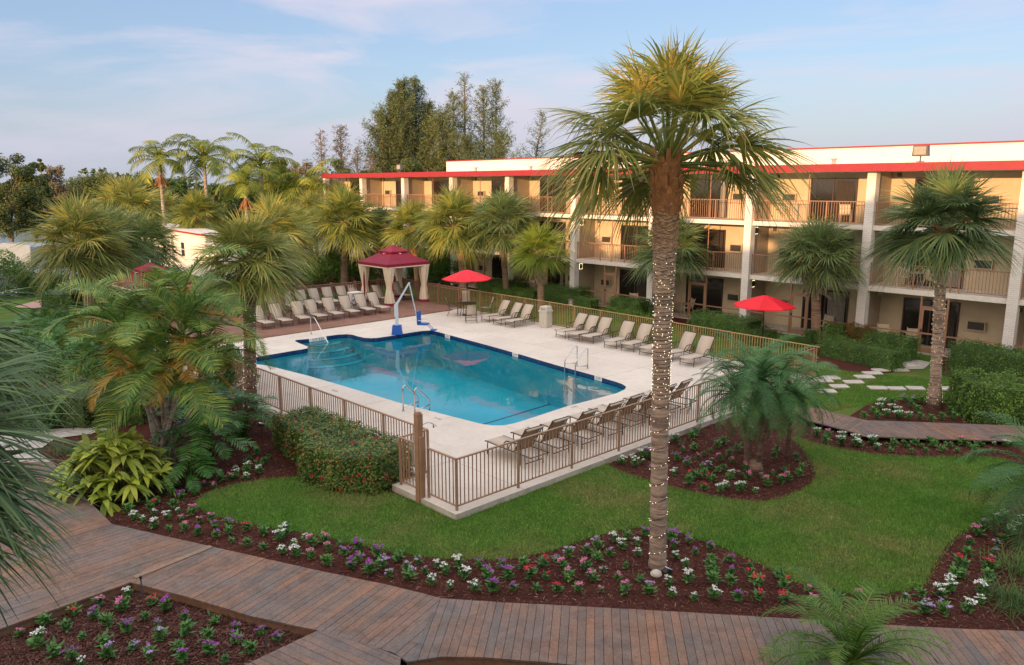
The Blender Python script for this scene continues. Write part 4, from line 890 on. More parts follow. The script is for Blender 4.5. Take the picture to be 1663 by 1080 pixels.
# gazebo
def gazebo(label, px4, z, size=None, H=2.35, curtains=True):
    cx = sum(at(*p, z)[0] for p in px4)/len(px4); cy = sum(at(*p, z)[1] for p in px4)/len(px4)
    s = size/2; t = thing('gazebo', label, 'gazebo', (cx, cy, z), math.atan2(.7182, -.6958))
    for i, (a, b) in enumerate(((-1,-1),(1,-1),(1,1),(-1,1))):
        m_ = MB(); m_.box((a*s, b*s, H/2), (.06,.06,H)); po = m_.build('post', t, 'fence_brown')
        if curtains:
            vs = []; fs = []; nz_ = 14; K = 28
            for j in range(nz_+1):
                f = j/nz_; zz = .12+(H-.12)*f
                wd = .25+.13*abs(f-.42)**1.1*2.0 if f > .42 else .16+.20*((.42-f)/.42)**.7
                wd = .15+.17*(abs(f-.44)/.5)**.8
                for q in range(K):
                    an = 2*math.pi*q/K; rr = wd*(1+.14*math.sin(an*7))
                    vs.append((a*s-a*.05+rr*math.cos(an), b*s-b*.05+rr*math.sin(an), zz))
            for j in range(nz_):
                for q in range(K): fs.append((j*K+q, j*K+(q+1) % K, (j+1)*K+(q+1) % K, (j+1)*K+q))
            c_ = obj('curtain', vs, fs, 'cream', t, True)
            m_ = MB(); zt = .12+(H-.12)*.44; m_.tube([(a*s-a*.05, b*s-b*.05, zt-.05), (a*s-a*.05, b*s-b*.05, zt+.05)], .19, 14); m_.build('tieback', c_, 'cream')
            m_ = MB(); m_.tube([(a*s-a*.05, b*s-b*.05, .0), (a*s-a*.05, b*s-b*.05, .16)], [.37,.34], 20); m_.build('hem', c_, 'maroon')
            # maroon inner drape strip
            m_ = MB(); m_.tube([(a*s-a*.05+.14*b*(-1), b*s-b*.05+.14*a, .3), (a*s-a*.05+.14*b*(-1), b*s-b*.05+.14*a, H-.1)], .06, 8); m_.build('inner_drape', c_, 'maroon')
    o_ = s+.22; m_ = MB()
    for a, b, lx, ly in ((0,-o_,2*o_,.03),(0,o_,2*o_,.03),(-o_,0,.03,2*o_-.06),(o_,0,.03,2*o_-.06)): m_.box((a, b, H+.02), (lx, ly, .16))
    m_.build('valance', t, 'cream')
    def roof(name, r0, r1, z0, z1, skirt, mat):
        vs = []; n = 8
        ring = lambda r, z, sg: [(-r, -r, z), (0, -r, z+sg), (r, -r, z), (r, 0, z+sg), (r, r, z), (0, r, z+sg), (-r, r, z), (-r, 0, z+sg)]
        rs = [(r0, z0-skirt), (r0*1.0, z0)]+[(r0+(r1-r0)*f, z0+(z1-z0)*(f**1.15)) for f in (.33, .66, 1.0)]
        fs = []
        for k_, (r, z) in enumerate(rs): vs += ring(r, z, 0)
        for k_ in range(len(rs)-1):
            for i in range(8): fs.append((k_*8+i, k_*8+(i+1) % 8, (k_+1)*8+(i+1) % 8, (k_+1)*8+i))
        if r1 < .1: fs.append(tuple((len(rs)-1)*8+i for i in range(8)))
        return obj(name, vs, fs, mat, t)
    roof('canopy', o_+.02, .52, H+.19, H+.80, .17, 'maroon'); roof('vent_canopy', .68, .02, H+.86, H+1.22, .08, 'maroon')
    for i in range(8):
        an = i*math.pi/4; m_ = MB(); m_.tube([(math.cos(an)*.55, math.sin(an)*.55, H+.74), (math.cos(an)*.78, math.sin(an)*.78, H+.72)], .022, 5); m_.build('strut', t, 'white_paint')
    m_ = MB(); m_.tube([(0,0,H+1.2),(0,0,H+1.36)], [.03,.015], 6); m_.build('finial', t, 'white_paint')
    return t
gazebo('maroon two tier gazebo with tied cream curtains in the far terrace corner', [(599,493),(633,496),(684,490),(648,478)], TZ, 2.75)
x, y = at(247, 500, TZ); gazebo('maroon roofed gazebo on the left half hidden behind palm fronds', [(252,520)], TZ, 2.6, 1.95, False)
# pool lift
x, y = at(645, 543, DZ); t = thing('pool_lift', 'white and blue pool lift with chair at the far pool edge', 'pool lift', (x, y, DZ), 0)
m_ = MB(); m_.box((0,0,.04), (.5,.42,.06)); m_.box((0,0,.27), (.50,.38,.40), None, .82); m_.build('battery_cover', t, 'lift_blue')
m_ = MB(); m_.box((0,.0,.62), (.14,.14,.40)); m_.box((.02,0,1.15), (.13,.11,.9)); m_.tube([(-.05,0,.9),(-.07,0,1.5)], .05, 8); m_.build('mast', t, 'lift_white')
T = Matrix.Translation((-.02,0,1.45)) @ Matrix.Rotation(math.radians(31), 4, 'Y')
m_ = MB(); m_.box((0,0,.62), (.11,.09,1.35), T, .7); m_.build('boom', t, 'lift_white')
m_ = MB(); m_.box((0,0,0), (.09,.09,.01)); m_.tube([(.66,.0,2.6),(.82,.25,1.6),(.98,.45,.62)], [.035,.028,.028], 8); m_.tube([(.98,.45,.62),(1.0,.45,.5)], .04, 8); m_.build('hanger_arm', t, 'lift_white')
m_ = MB(); T = Matrix.Translation((1.02,.5,.0)) @ Matrix.Rotation(-.2, 4, 'Z'); m_.box((.25,0,.45), (.5,.46,.07), T); m_.box((.02,0,.78), (.08,.46,.62), T); m_.build('seat', t, 'lift_blue')
m_ = MB(); m_.box((.78,0,.16), (.26,.34,.05), T); m_.tube([(.5,.12,.42),(.72,.12,.2)], .015, 6, T); m_.tube([(.5,-.12,.42),(.72,-.12,.2)], .015, 6, T); m_.build('footrest', t, 'lift_blue')
m_ = MB(); 
for s in (-1, 1): m_.tube([(.05,s*.25,.65),(.4,s*.25,.65)], .015, 6, T)
m_.build('armrest', t, 'lift_white')
# ladders
def ladder(label, pA, pB, rz=None):
    """pA and pB: deck foot pixels of the two rails; u = unit vector to the water"""
    a = Vector(at(*pA, DZ)); b = Vector(at(*pB, DZ)); d = (b-a).normalized(); n_ = Vector((d.y, -d.x)) if rz is None else rz
    t = thing('pool_ladder', label, 'pool ladder', (a.x, a.y, DZ), math.atan2(n_.y, n_.x)); L = (b-a).length; sgn = 1 if (Vector((-n_.y, n_.x)).dot(d) > 0) else -1
    for k in (0, 1):
        y = sgn*L*k; m_ = MB()
        m_.tube([(0,y,0),(0,y,.75),(.02,y,.82),(.08,y,.86),(.15,y,.83),(.60,y,.42),(.66,y,.30),(.66,y,-1.0)], .024, 8); m_.tube([(0,y,.12),(.66,y,.18)], .018, 8); m_.tube([(0,y,0),(0,y,.02)], .05, 10); m_.build('handrail', t, 'steel', True)
    for z in (-.35, -.62, -.9): m_ = MB(); m_.box((.66, sgn*L/2, z), (.09, L, .03)); m_.build('tread', t, 'steel')
uw = Vector((-.66,-.75)); uw.normalize()
ladder('steel pool ladder on the right edge of the pool', (937,594), (953,599), Vector((-.80,-.60)).normalized())
ladder('steel pool ladder at the near left edge behind the railing', (655,668), (674,673), Vector((.64,.77)).normalized())
x, y = at(505.5, 543, DZ); x2, y2 = at(540, 560, 0); t = thing('handrail', 'single steel handrail going down the pool steps', 'handrail', (x, y, DZ), math.atan2(y2-y, x2-x))
m_ = MB(); m_.tube([(0,0,0),(0,0,.80),(.04,0,.87),(.12,0,.90),(.42,0,.88),(.52,0,.84),(1.9,0,-.25),(1.95,0,-.8)], .024, 8); m_.build('rail', t, 'steel', True); m_ = MB(); m_.tube([(0,0,0),(0,0,.02)], .055, 10); m_.build('flange', t, 'steel')
# outdoor shower post
x, y = fp(1.22, -.12); t = thing('shower_post', 'tall brown wooden outdoor shower post at the near deck corner', 'outdoor shower', (x, y, 0), math.atan2(EU.y, EU.x))
m_ = MB(); m_.box((0,0,1.12), (.15,.15,2.24)); m_.box((0,0,2.26), (.12,.12,.05), None, .8); m_.build('post', t, 'fence_brown'); m_ = MB(); m_.box((-.11,0,.95), (.06,.12,1.5)); m_.build('side_board', t, 'fence_brown')
m_ = MB(); m_.tube([(0,-.07,1.95),(0,-.3,1.97),(-.05,-.42,1.90)], .012, 6); pi_ = m_.build('arm', t, 'steel', True); m_ = MB(); m_.tube([(-.05,-.42,1.91),(-.06,-.45,1.85)], [.02,.065], 12); m_.build('shower_head', pi_, 'steel')
# sprinkler risers and bed lights
def riser(label, px, h, cat='sprinkler', mat='lamp_grey'):
    x, y = at(*px, 0); t = thing('sprinkler_riser', label, cat, (x, y, 0)); m_ = MB(); m_.tube([(0,0,0),(0,0,h)], .014, 6); m_.build('pipe', t, mat); m_ = MB(); m_.tube([(0,0,h),(0,0,h+.05),(0,0,h+.06)], [.024,.026,.01], 8); m_.build('nozzle', t, 'black')
riser('thin sprinkler riser at the inner corner of the boardwalk', (232,974), .42); riser('thin sprinkler riser among flowers in the lower left bed', (434,1060), .42); riser('thin sprinkler riser in the mulch under the large lobed leaves', (343,752), .35)
x, y = at(1078,930,0); t = thing('garden_spotlight', 'small black spotlight on the mulch at the foot of the big palm', 'spotlight', (x+.03, y-.1, .02), .6)
m_ = MB(); m_.box((0,0,.07), (.17,.12,.10), Matrix.Rotation(.5,4,'Y'), .8); m_.build('housing', t, 'black'); m_ = MB(); m_.box((0,0,.125), (.13,.09,.012), Matrix.Rotation(.5,4,'Y')); m_.build('lens', t, 'lift_white')
t = thing('garden_stone', 'small beige rock beside the black spotlight under the big palm', 'rock', (x-.18, y-.14, .0), .3); m_ = MB(); m_.tube([(0,0,0),(0,0,.05),(.01,0,.1),(0,0,.13)], [.10,.12,.09,.03], 9); m_.build('rock', t, 'bin_stone', True)
x, y = at(425,706,0); t = thing('garden_spotlight', 'grey stake spotlight in the mulch left of the flowering hedge', 'spotlight', (x, y, 0), .6); m_ = MB(); m_.tube([(0,0,0),(0,0,.3)], .02, 6); m_.build('stake', t, 'steel'); m_ = MB(); m_.tube([(-.09,0,.36),(.10,0,.30)], [.07,.05], 10); m_.build('housing', t, 'steel')
# car park at the far left
sheet('car_park', WP([(-500,470),(-500,440),(-200,410),(20,398),(140,402),(170,440),(125,470),(60,482),(-50,492)]), 0.03, 'asphalt')
for i in range(7):
    a = at(-10+22*i, 480-2*i, .03); m_ = MB(); m_.box((0,0,.036), (.14,4.6,.004), Matrix.Translation((a[0], a[1]+1.0, 0)) @ Matrix.Rotation(.9, 4, 'Z')); m_.build('parking_line', mat='white_paint')['kind'] = 'structure'
sheet('footpath', WP([(20,500),(70,486),(118,482),(120,500),(70,502)]), 0.04, 'pinkpath')
sheet('lake', [gx(-900,95),gx(140,95),gx(150,240),gx(-1200,240)], 0.025, 'lake_water')
def car(label, px, Y, rz, mat, van=False):
    X, _ = gx(px, Y); t = thing('parked_van' if van else 'parked_car', label, 'van' if van else 'car', (X, Y, 0), rz)
    if van: prof = [(-2.9,.4),(-2.95,1.0),(-2.9,2.45),(-2.7,2.6),(1.5,2.62),(1.9,2.5),(2.5,1.5),(3.0,1.25),(3.1,.9),(3.1,.4)]; w = 1.0
    else: prof = [(-2.2,.35),(-2.25,.8),(-2.1,.95),(-1.5,1.02),(-1.0,1.42),(.4,1.45),(1.2,1.0),(2.0,.88),(2.2,.7),(2.2,.35)]; w = .88
    n = len(prof); vs = []
    for s in (-1, 1):
        for x, z in prof: k = 1-.12*max(0, (z-1.0))/(1.5 if van else .5); vs.append((x, s*w*k, z))
    fs = [tuple(range(n)), tuple(range(2*n-1, n-1, -1))]+[(i, i+n, (i+1) % n+n, (i+1) % n) for i in range(n)]
    obj('body', vs, fs, mat, t)
    m_ = MB()
    if van: m_.add([(1.55,-.93,1.6),(1.55,-.85,2.4),(2.35,-.97,1.6),(1.9,-.89,2.3)], [(0,2,3,1)]); m_.add([(1.96,-.75,2.42),(1.96,.75,2.42),(2.5,.8,1.55),(2.5,-.8,1.55)], [(0,1,2,3)])
    else: m_.add([(-1.3,-.86,1.02),(-.95,-.80,1.36),(.35,-.80,1.38),(.95,-.87,1.03)], [(0,3,2,1)]); m_.add([(.47,-.7,1.44),(.47,.7,1.44),(1.15,.75,1.05),(1.15,-.75,1.05)], [(0,1,2,3)])
    m_.build('window', t, 'dark_glass')
    for x in (-1.5*(1.25 if van else 1), 1.4*(1.25 if van else 1)):
        for s in (-1, 1): m_ = MB(); m_.tube([(x, s*(w-.2), .36),(x, s*(w+.01), .36)], .36, 18); wh = m_.build('wheel', t, 'tyre'); m_ = MB(); m_.tube([(x, s*(w+.011), .36),(x, s*(w+.02), .36)], .2, 14); m_.build('rim', wh, 'steel')
car('large pale van beyond the hedge at the far left', 25, 66, 2.6, 'van_paint', True); car('silver grey car parked in front of the white van', 68, 57, 2.9, 'car_grey')
# ================= VEGETATION =================
def fan_crown(N, K, seg, seed, el_hi=85, el_lo=-28, pet=.42, R_=1.0, spread=108, wseg=.023, droop=.20, name='crown', matn='sabal_leaf', parent=None, skip=None):
    rg = np.random.default_rng(seed); parts = []
    for i in range(N):
        f = (i+.5)/N; az = i*2.39996+rg.uniform(-.2,.2); el = math.radians(el_hi+(el_lo-el_hi)*f**.85+rg.uniform(-7,7))
        if skip is not None and el < math.radians(34) and abs((az-skip+math.pi) % (2*math.pi)-math.pi) < .85: continue
        d = np.array([math.cos(az)*math.cos(el), math.sin(az)*math.cos(el), math.sin(el)]); pl = pet*rg.uniform(.85,1.12)*R_
        sag = .10*math.cos(el)*pl
        pts = [d*pl*t-np.array([0,0,sag*t*t]) for t in (0,.33,.66,1.0)]
        V, Q = tubeq([tuple(p) for p in pts], [.016*R_,.012*R_,.010*R_,.008*R_], 4); parts.append((V, Q))
        h = pts[-1]; dh = nrm(d-np.array([0,0,.22*math.cos(el)+.06])); side = nrm(np.cross(dh, [0,0,1.0])+1e-6); 
        rl = rg.uniform(-.5,.5); n_ = np.cross(side, dh); side = side*math.cos(rl)+n_*math.sin(rl); n_ = nrm(np.cross(side, dh))
        a = np.radians(np.linspace(-spread, spread, K)+rg.uniform(-1,1,K)); ca, sa = np.cos(a)[:,None], np.sin(a)[:,None]
        bl = (1-pet)*R_*rg.uniform(.9,1.1)
        s_ = nrm(dh*ca+side*sa+n_*(.30*np.abs(sa)-.05)*1.0)
        base = h+dh*np.maximum(ca,0)*.10*bl
        Ls = bl*(1-.30*(np.abs(a)/a.max())**2)*rg.uniform(.9,1.06,K)
        sd = nrm(np.cross(s_, n_)); sd = nrm(sd+n_*rg.uniform(-.5,.5,(K,1)))
        V, Q = blades(base, s_, sd, Ls, wseg*R_*1.0, droop*rg.uniform(.5,1.7,K)*(1+.6*math.cos(el)), seg, prof=lambda t: max(.05, min(1.0, .25+2.6*t) if t < .45 else 1.0*(1-(t-.45)/.58)))
        parts.append((V, Q))
    V, Q = join(parts); return npobj(name, V, Q, matn, parent)
CR = {}
def crown_copy(key, mk, parent, scale, loc, rz):
    if key not in CR: o = mk(); CR[key] = o.data; 
    else: o = bpy.data.objects.new('crown', CR[key]); C.objects.link(o)
    o.parent = parent; o.scale = (scale, scale, scale); o.location = loc; o.rotation_euler = (0, 0, rz); return o
def trunk_pts(top, n=10, bend=.0):
    return [(top[0]*(i/n)+bend*math.sin(math.pi*i/n), top[1]*(i/n), top[2]*i/n) for i in range(n+1)]
def boots(parent, pts, f0, f1, rad, n, mat, ln=.22, wd=.09, out=.55, name='boots', seed=3, down=False):
    rg = np.random.default_rng(seed); m_ = MB(); P = [Vector(p) for p in pts]; M = len(P)-1
    for i in range(n):
        f = f0+(f1-f0)*i/n; k = min(int(f*M), M-1); p = P[k].lerp(P[k+1], f*M-k); az = i*2.39996+rg.uniform(-.3,.3)
        u = Vector((math.cos(az), math.sin(az), 0)); rr = rad if not callable(rad) else rad(f)
        b = p+u*rr*.85; d = (u*out+Vector((0,0,-1.0 if down else 1.0))*(1-out*.5)).normalized(); s_ = Vector((-u.y, u.x, 0)); L = ln*rg.uniform(.6,1.2); w = wd*rg.uniform(.7,1.2); t_ = d.cross(s_)*.018
        m_.add([b-s_*w*.7-t_, b+s_*w*.7-t_, b+d*L+s_*w*.35-t_, b+d*L-s_*w*.35-t_, b-s_*w*.7+t_, b+s_*w*.7+t_, b+d*L+s_*w*.35+t_, b+d*L-s_*w*.35+t_], [(0,3,2,1),(4,5,6,7),(0,1,5,4),(1,2,6,5),(2,3,7,6),(3,0,4,7)])
    return m_.build(name, parent, mat)
def string_lights(label, base, pts, radf, z0, z1, dens, seed=1, cat='string lights'):
    rg = np.random.default_rng(seed); t = thing('string_lights', label, cat, (base[0], base[1], 0), 0, 'fairy lights wound round palm trunks'); P = [Vector(p) for p in pts]; top = P[-1].z
    def pos(z, az, off=.012):
        f = z/top*(len(P)-1); k = max(0, min(int(f), len(P)-2)); c = P[k].lerp(P[k+1], f-k); r = radf(z/top)+off; return c+Vector((math.cos(az)*r, math.sin(az)*r, 0))
    w = MB(); path = []; z = z0; az = 0
    while z < z1:
        path.append(pos(z, az, .006)); az += .5; z += .5/6.283*dens(z)+.0006*math.sin(az*1.3)
    w.tube(path, .005, 3); w.build('wire', t, 'black')
    b = MB(); acc = 0
    for i in range(len(path)-1):
        if rg.random() < .62:
            p = path[i].lerp(path[i+1], rg.random()); c = pos(p.z, 0, 0)
            ctr = Vector((0,0,0)); f = p.z/top*(len(P)-1); k = max(0, min(int(f), len(P)-2)); ctr = P[k].lerp(P[k+1], f-k); u = (p-ctr).normalized(); q = p+u*.014+Vector((0,0,rg.uniform(-.03,.03))); s = .0085
            b.add([q+Vector(v)*s for v in ((1,0,0),(-1,0,0),(0,1,0),(0,-1,0),(0,0,1),(0,0,-1))], [(0,2,4),(2,1,4),(1,3,4),(3,0,4),(2,0,5),(1,2,5),(3,1,5),(0,3,5)])
    o = b.build('bulbs', t, 'bulb'); o['kind'] = 'stuff'; return t
def sabal(label, base, heart, rpx, mat='sabal_leaf', tr=(.26,.19,.21), tmat='trunk_brown', bt=(.78,1.0,'boot',110), var=0, N=44, K=42, Y=None, group='cabbage palms of the court', dead=None, bend=0.0, seg=2):
    if Y is None: bx, by = at(*base, 0)
    else: bx, by = gx(base[0], Y)
    hx, _, hz = atY(heart[0], heart[1], by); Rm = rpx/1250.0*by*1.02
    t = thing('cabbage_palm', label, 'palm tree', (bx, by, 0), 0, group)
    top = (hx-bx, 0, hz); pts = trunk_pts(top, 12, bend)
    rf = lambda f: tr[0]+(tr[1]-tr[0])*min(1, f*5) if f < .2 else tr[1]+(tr[2]-tr[1])*max(0, (f-.6)/.4)
    m_ = MB(); m_.tube(pts, [rf(i/12)*(1+.03*math.sin(i*2.1)) for i in range(13)], 14); m_.build('trunk', t, tmat, True)
    if bt: boots(t, pts, bt[0], bt[1], lambda f: rf(f), bt[3], bt[2], ln=.30*min(1.0, Rm/2.0), wd=.12, seed=var)
    if dead: boots(t, pts, dead[0], dead[1], lambda f: rf(f)*1.1, dead[2], dead[3], ln=.5, wd=.09, out=.75, name='dead_leaf_bases', seed=var+5, down=dead[4])
    key = ('s', var % 3, mat, N, K)
    crown_copy(key, lambda: fan_crown(N, K, seg, 20+var % 3, matn=mat), t, Rm, top, var*1.3)
    return t, pts, rf
# the big palm in front
bx, by = at(1068, 922, 0); hx, _, hz = atY(1084, 268, by)
t = thing('cabbage_palm', 'tallest palm with a light-wrapped trunk standing in the flower bed in the foreground', 'palm tree', (bx, by, 0), 0, 'cabbage palms of the court')
top = (hx-bx, 0, hz); PT = trunk_pts(top, 150, -.02); rgt = np.random.default_rng(4)
def rf0(f): return float(np.interp(f, [0, .03, .1, .68, .73, .835, .93, 1.0], [.19, .17, .162, .165, .172, .195, .225, .21]))
m_ = MB(); m_.tube(PT, [rf0(i/150)*(1+.022*math.sin(i*1.1+2*math.sin(i*.17))+.018*rgt.normal()) for i in range(151)], 24); m_.build('trunk', t, 'trunk_grey', True)
boots(t, PT, .70, .82, lambda f: rf0(f)*1.0, 330, 'boot_grey', ln=.065, wd=.11, out=.75, name='thatch', seed=2)
boots(t, PT, .80, .92, lambda f: rf0(f)*1.0, 330, 'boot_mid', ln=.08, wd=.11, out=.7, name='thatch', seed=6)
boots(t, PT[:-1], .88, 1.0, lambda f: rf0(min(f, 1))*(1.0 if f < .95 else .85), 150, 'boot', ln=.36, wd=.11, out=.27, seed=4)
cr_ = fan_crown(46, 60, 5, 5, el_hi=88, el_lo=-14, pet=.50, wseg=.016, droop=.32, spread=96, matn='sabal_tall', parent=t, skip=-math.pi/2); cr_.location = top; cr_.scale = (2.6,)*3
string_lights('warm fairy lights wound round the trunk of the tallest palm', (bx, by), PT, rf0, .12, hz*.80, lambda z: .36 if z < 2.9 else (.22 if z < 3.5 else .075), 3)
SB = []
s2 = sabal('slender palm with lights on its trunk at the right in front of the hotel', (1517,662), (1532,372), 116, 'sabal_blue', tr=(.24,.17,.20), tmat='trunk_grey', var=1, N=44, K=46, seg=3)
string_lights('fairy lights wound round the trunk of the right hand palm', at(1517,662,0), s2[1], s2[2], .1, s2[1][-1][2]*.72, lambda z: .16, 4)
sabal('palm with a skirt of dead grey leaf stubs behind the low hedge', (1325,560), (1326,418), 82, 'sabal_blue', tr=(.30,.22,.26), var=2, tmat='trunk_tan', dead=(.62,.80,70,'boot_pale',True), bt=(.80,1.0,'boot',90))
sabal('small palm half hidden behind the big light-wrapped trunk', (1086,522), (1090,408), 74, 'sabal_blue', tr=(.2,.16,.18), var=0)
sabal('palm with orange stub trunk and pale ragged ball at the left hotel end', (553,456), (560,362), 72, 'sabal_leaf', tr=(.32,.30,.32), Y=58, var=1, tmat='trunk_brown', dead=(.50,.68,90,'boot_pale',False), bt=(.66,1.0,'boot',160))
sabal('short dark palm with drooping fronds just left above the maroon gazebo', (616,452), (615,372), 46, 'sabal_blue', tr=(.2,.17,.19), Y=60, var=2, dead=(.45,.7,70,'boot_dark',False))
sabal('palm with slim orange trunk between gazebo and red umbrella', (674,458), (672,372), 58, 'sabal_leaf', tr=(.22,.2,.22), Y=57, var=0, bt=(.55,1.0,'boot',150), tmat='trunk_tan')
sabal('palm with thick curved trunk directly above the left red umbrella', (750,470), (737,368), 74, 'sabal_leaf', tr=(.36,.30,.33), Y=52, var=1, bt=(.75,1.0,'boot',120), tmat='trunk_tan', bend=.25)
sabal('palm with dark stub collar right of the left red umbrella', (823,474), (815,368), 74, 'sabal_blue', tr=(.24,.2,.26), Y=51, var=2, bt=(.62,.98,'boot_dark',180))
sabal('yellow green palm with scaly pale trunk near the bin', (880,492), (878,410), 58, 'sabal_lime', tr=(.24,.21,.24), Y=46, var=0, bt=(.45,1.0,'boot_pale',150), tmat='trunk_tan')
sabal('round crowned palm with thick tan trunk at the far left', (127,515), (130,402), 96, 'sabal_gold', tr=(.33,.31,.34), Y=43, var=1, bt=(.72,.98,'boot_dark',170), tmat='trunk_tan', N=44)
sabal('shaggy palm with stub covered stem right behind the far left palm', (157,508), (176,398), 84, 'sabal_blue', tr=(.33,.33,.42), Y=47, var=2, bt=(.35,.95,'boot_dark',240), tmat='trunk_tan', N=42)
sabal('golden palm showing its crown above the two far left palms', (212,470), (208,350), 76, 'sabal_gold', tr=(.25,.22,.25), Y=54, var=0)
sabal('dark green palm right of the shaggy palms near the white building', (236,470), (236,400), 64, 'sabal_blue', tr=(.25,.22,.25), Y=52, var=1)
s7 = sabal('golden crowned palm with lights on its dark trunk at the left end of the pool', (407,668), (404,428), 106, 'sabal_gold', tr=(.26,.2,.26), var=2, bt=(.74,.99,'boot_dark',150), tmat='trunk_brown', N=44, K=44, seg=3)
string_lights('fairy lights wound round the trunk left of the pool', at(407,668,0), s7[1], s7[2], .1, s7[1][-1][2]*.7, lambda z: .2, 6)
sabal('golden palm right behind the light-wrapped palm left of the pool', (447,500), (445,385), 78, 'sabal_gold', tr=(.25,.22,.25), Y=43, var=1, N=40)
sabal('pale palm crown with slim grey trunk left of the ragged ball palm', (512,440), (508,352), 52, 'sabal_gold', tr=(.2,.17,.19), Y=66, var=0, tmat='trunk_smooth')
sabal('low palm in front of the pale service building', (470,455), (478,372), 48, 'sabal_leaf', tr=(.2,.17,.19), Y=62, var=2)
sabal('golden palm filling the gap left above the white building', (262,470), (262,350), 50, 'sabal_gold', tr=(.25,.22,.25), Y=82, var=2)
sabal('green palm just right of the white building window', (318,470), (322,352), 50, 'sabal_leaf', tr=(.25,.22,.25), Y=72, var=1)
# near palm at the left edge
nx_, ny_, nz_ = atY(-205, 745, 5.6); t = thing('cabbage_palm', 'close dark green fan palm whose spiky leaves enter from the left edge', 'palm tree', (nx_, ny_, 0), 0, 'cabbage palms of the court')
m_ = MB(); m_.tube([(0,0,0),(0,0,nz_)], [.22,.2], 14); m_.build('trunk', t, 'trunk_brown', True)
cr_ = fan_crown(40, 46, 5, 9, el_hi=75, el_lo=-50, pet=.42, wseg=.020, droop=.22, matn='near_leaf', parent=t); cr_.location = (0, 0, nz_); cr_.scale = (1.52,)*3
nx_, ny_, nz_ = atY(-190, 560, 7.2); t = thing('cabbage_palm', 'second close fan palm at the left edge above the first', 'palm tree', (nx_, ny_, 0), 0, 'cabbage palms of the court')
m_ = MB(); m_.tube([(0,0,0),(0,0,nz_)], [.22,.2], 14); m_.build('trunk', t, 'trunk_brown', True)
cr_ = fan_crown(38, 46, 5, 12, el_hi=75, el_lo=-50, pet=.42, wseg=.018, droop=.22, matn='near_leaf', parent=t); cr_.location = (0, 0, nz_); cr_.scale = (1.6,)*3
# ---- feather palms ----
def frond(az, el0, L, arch, pairs, ll, lw, dr, rg, p0=(0,0,0), twist=0.0, up=.15, t0=.15, seg=2, fwd=.55):
    M = 14; P = [np.array(p0, float)]; T = []; el = el0
    for i in range(M):
        d = np.array([math.cos(az)*math.cos(el), math.sin(az)*math.cos(el), math.sin(el)]); T.append(d); P.append(P[-1]+d*L/M); el -= arch/M*(.5+1.0*i/M)
    T.append(T[-1]); P = np.array(P); T = np.array(T)
    ra = tubeq([tuple(p) for p in P[::2]], [max(.004, .013*L*(1-i/8)**1) for i in range(len(P[::2]))], 4)
    ts = np.linspace(t0, .99, pairs); ix = ts*M; k = np.minimum(ix.astype(int), M-1); fr_ = (ix-k)[:,None]
    B = P[k]*(1-fr_)+P[k+1]*fr_; D = nrm(T[k]*(1-fr_)+T[k+1]*fr_)
    sd = nrm(np.cross(D, [0,0,1.0])+1e-6); nn = np.cross(sd, D); parts = [ra]
    tt = (ts-t0)/(1-t0); len_ = ll*L*np.clip(np.sin(math.pi*(.10+.88*tt))**.7, .15, 1)
    for s in (-1, 1):
        side = sd*math.cos(twist)+nn*math.sin(twist)
        d = nrm(side*s+D*fwd+nn*up+rg.normal(size=B.shape)*.07)
        w = nrm(np.cross(d, nn)+rg.normal(size=B.shape)*.15)
        parts.append(blades(B.copy(), d, w, len_*rg.uniform(.85,1.1,pairs), lw*L, dr*rg.uniform(.6,1.4,pairs), seg, prof=lambda t: max(.06, .6+1.0*t if t < .4 else 1.0*(1-(t-.4)/.62))))
    return join(parts)
def feather_crown(N, L, seed, pairs, ll, lw, dr, matn, parent=None, el_hi=80, el_lo=-15, arch=1.5, name='crown', **kw):
    rg = np.random.default_rng(seed); parts = []
    for i in range(N):
        f = (i+.5)/N; parts.append(frond(i*2.39996+rg.uniform(-.2,.2), math.radians(el_hi+(el_lo-el_hi)*f+rg.uniform(-6,6)), L*rg.uniform(.85,1.1), arch*rg.uniform(.8,1.2), pairs, ll, lw, dr, rg, twist=rg.uniform(-.3,.3), **kw))
    V, Q = join(parts); return npobj(name, V, Q, matn, parent)
def royal(label, px, py, Y, rpx, var=0):
    x, y = gx(px, Y); _, _, z = atY(px, py, Y); t = thing('royal_palm', label, 'palm tree', (x, y, 0), 0, 'tall feathery palms beyond the pool'); s = rpx/1250*Y*1.05
    m_ = MB(); m_.tube([(0,0,0),(0,0,z*.5),(0,0,z-.9)], [.24,.17,.15], 10); m_.build('trunk', t, 'trunk_smooth', True); m_ = MB(); m_.tube([(0,0,z-.95),(0,0,z-.5),(0,0,z)], [.17,.16,.09], 10); m_.build('crownshaft', t, 'stem_green', True)
    crown_copy(('r', var % 2), lambda: feather_crown(17, 1.0, 40+var % 2, 40, .30, .022, .55, 'royal_leaf', arch=2.1, el_hi=82, el_lo=0), t, s*1.15, (0, 0, z), var*1.7)
    if var % 3 == 0: boots(t, [(0,0,0),(0,0,z-1.1)], .90, .99, .2, 30, 'boot', ln=.9, wd=.05, out=.5, name='dead_frond', down=True)
for i, (lab, px, py, Y, r) in enumerate([('left of the three tall feather palms on the skyline', 262, 262, 75, 50), ('middle tall feather palm on the skyline with a dead orange frond', 334, 258, 76, 54), ('right tall feather palm on the skyline with dense crown', 425, 268, 72, 58), ('lower feather palm behind the right skyline palm', 398, 300, 68, 46), ('bushy feather palm left of the hotel roof end', 500, 308, 72, 58), ('narrow feather palm between skyline palms and hotel', 470, 315, 74, 44)]): royal(lab, px, py, Y, r, i)
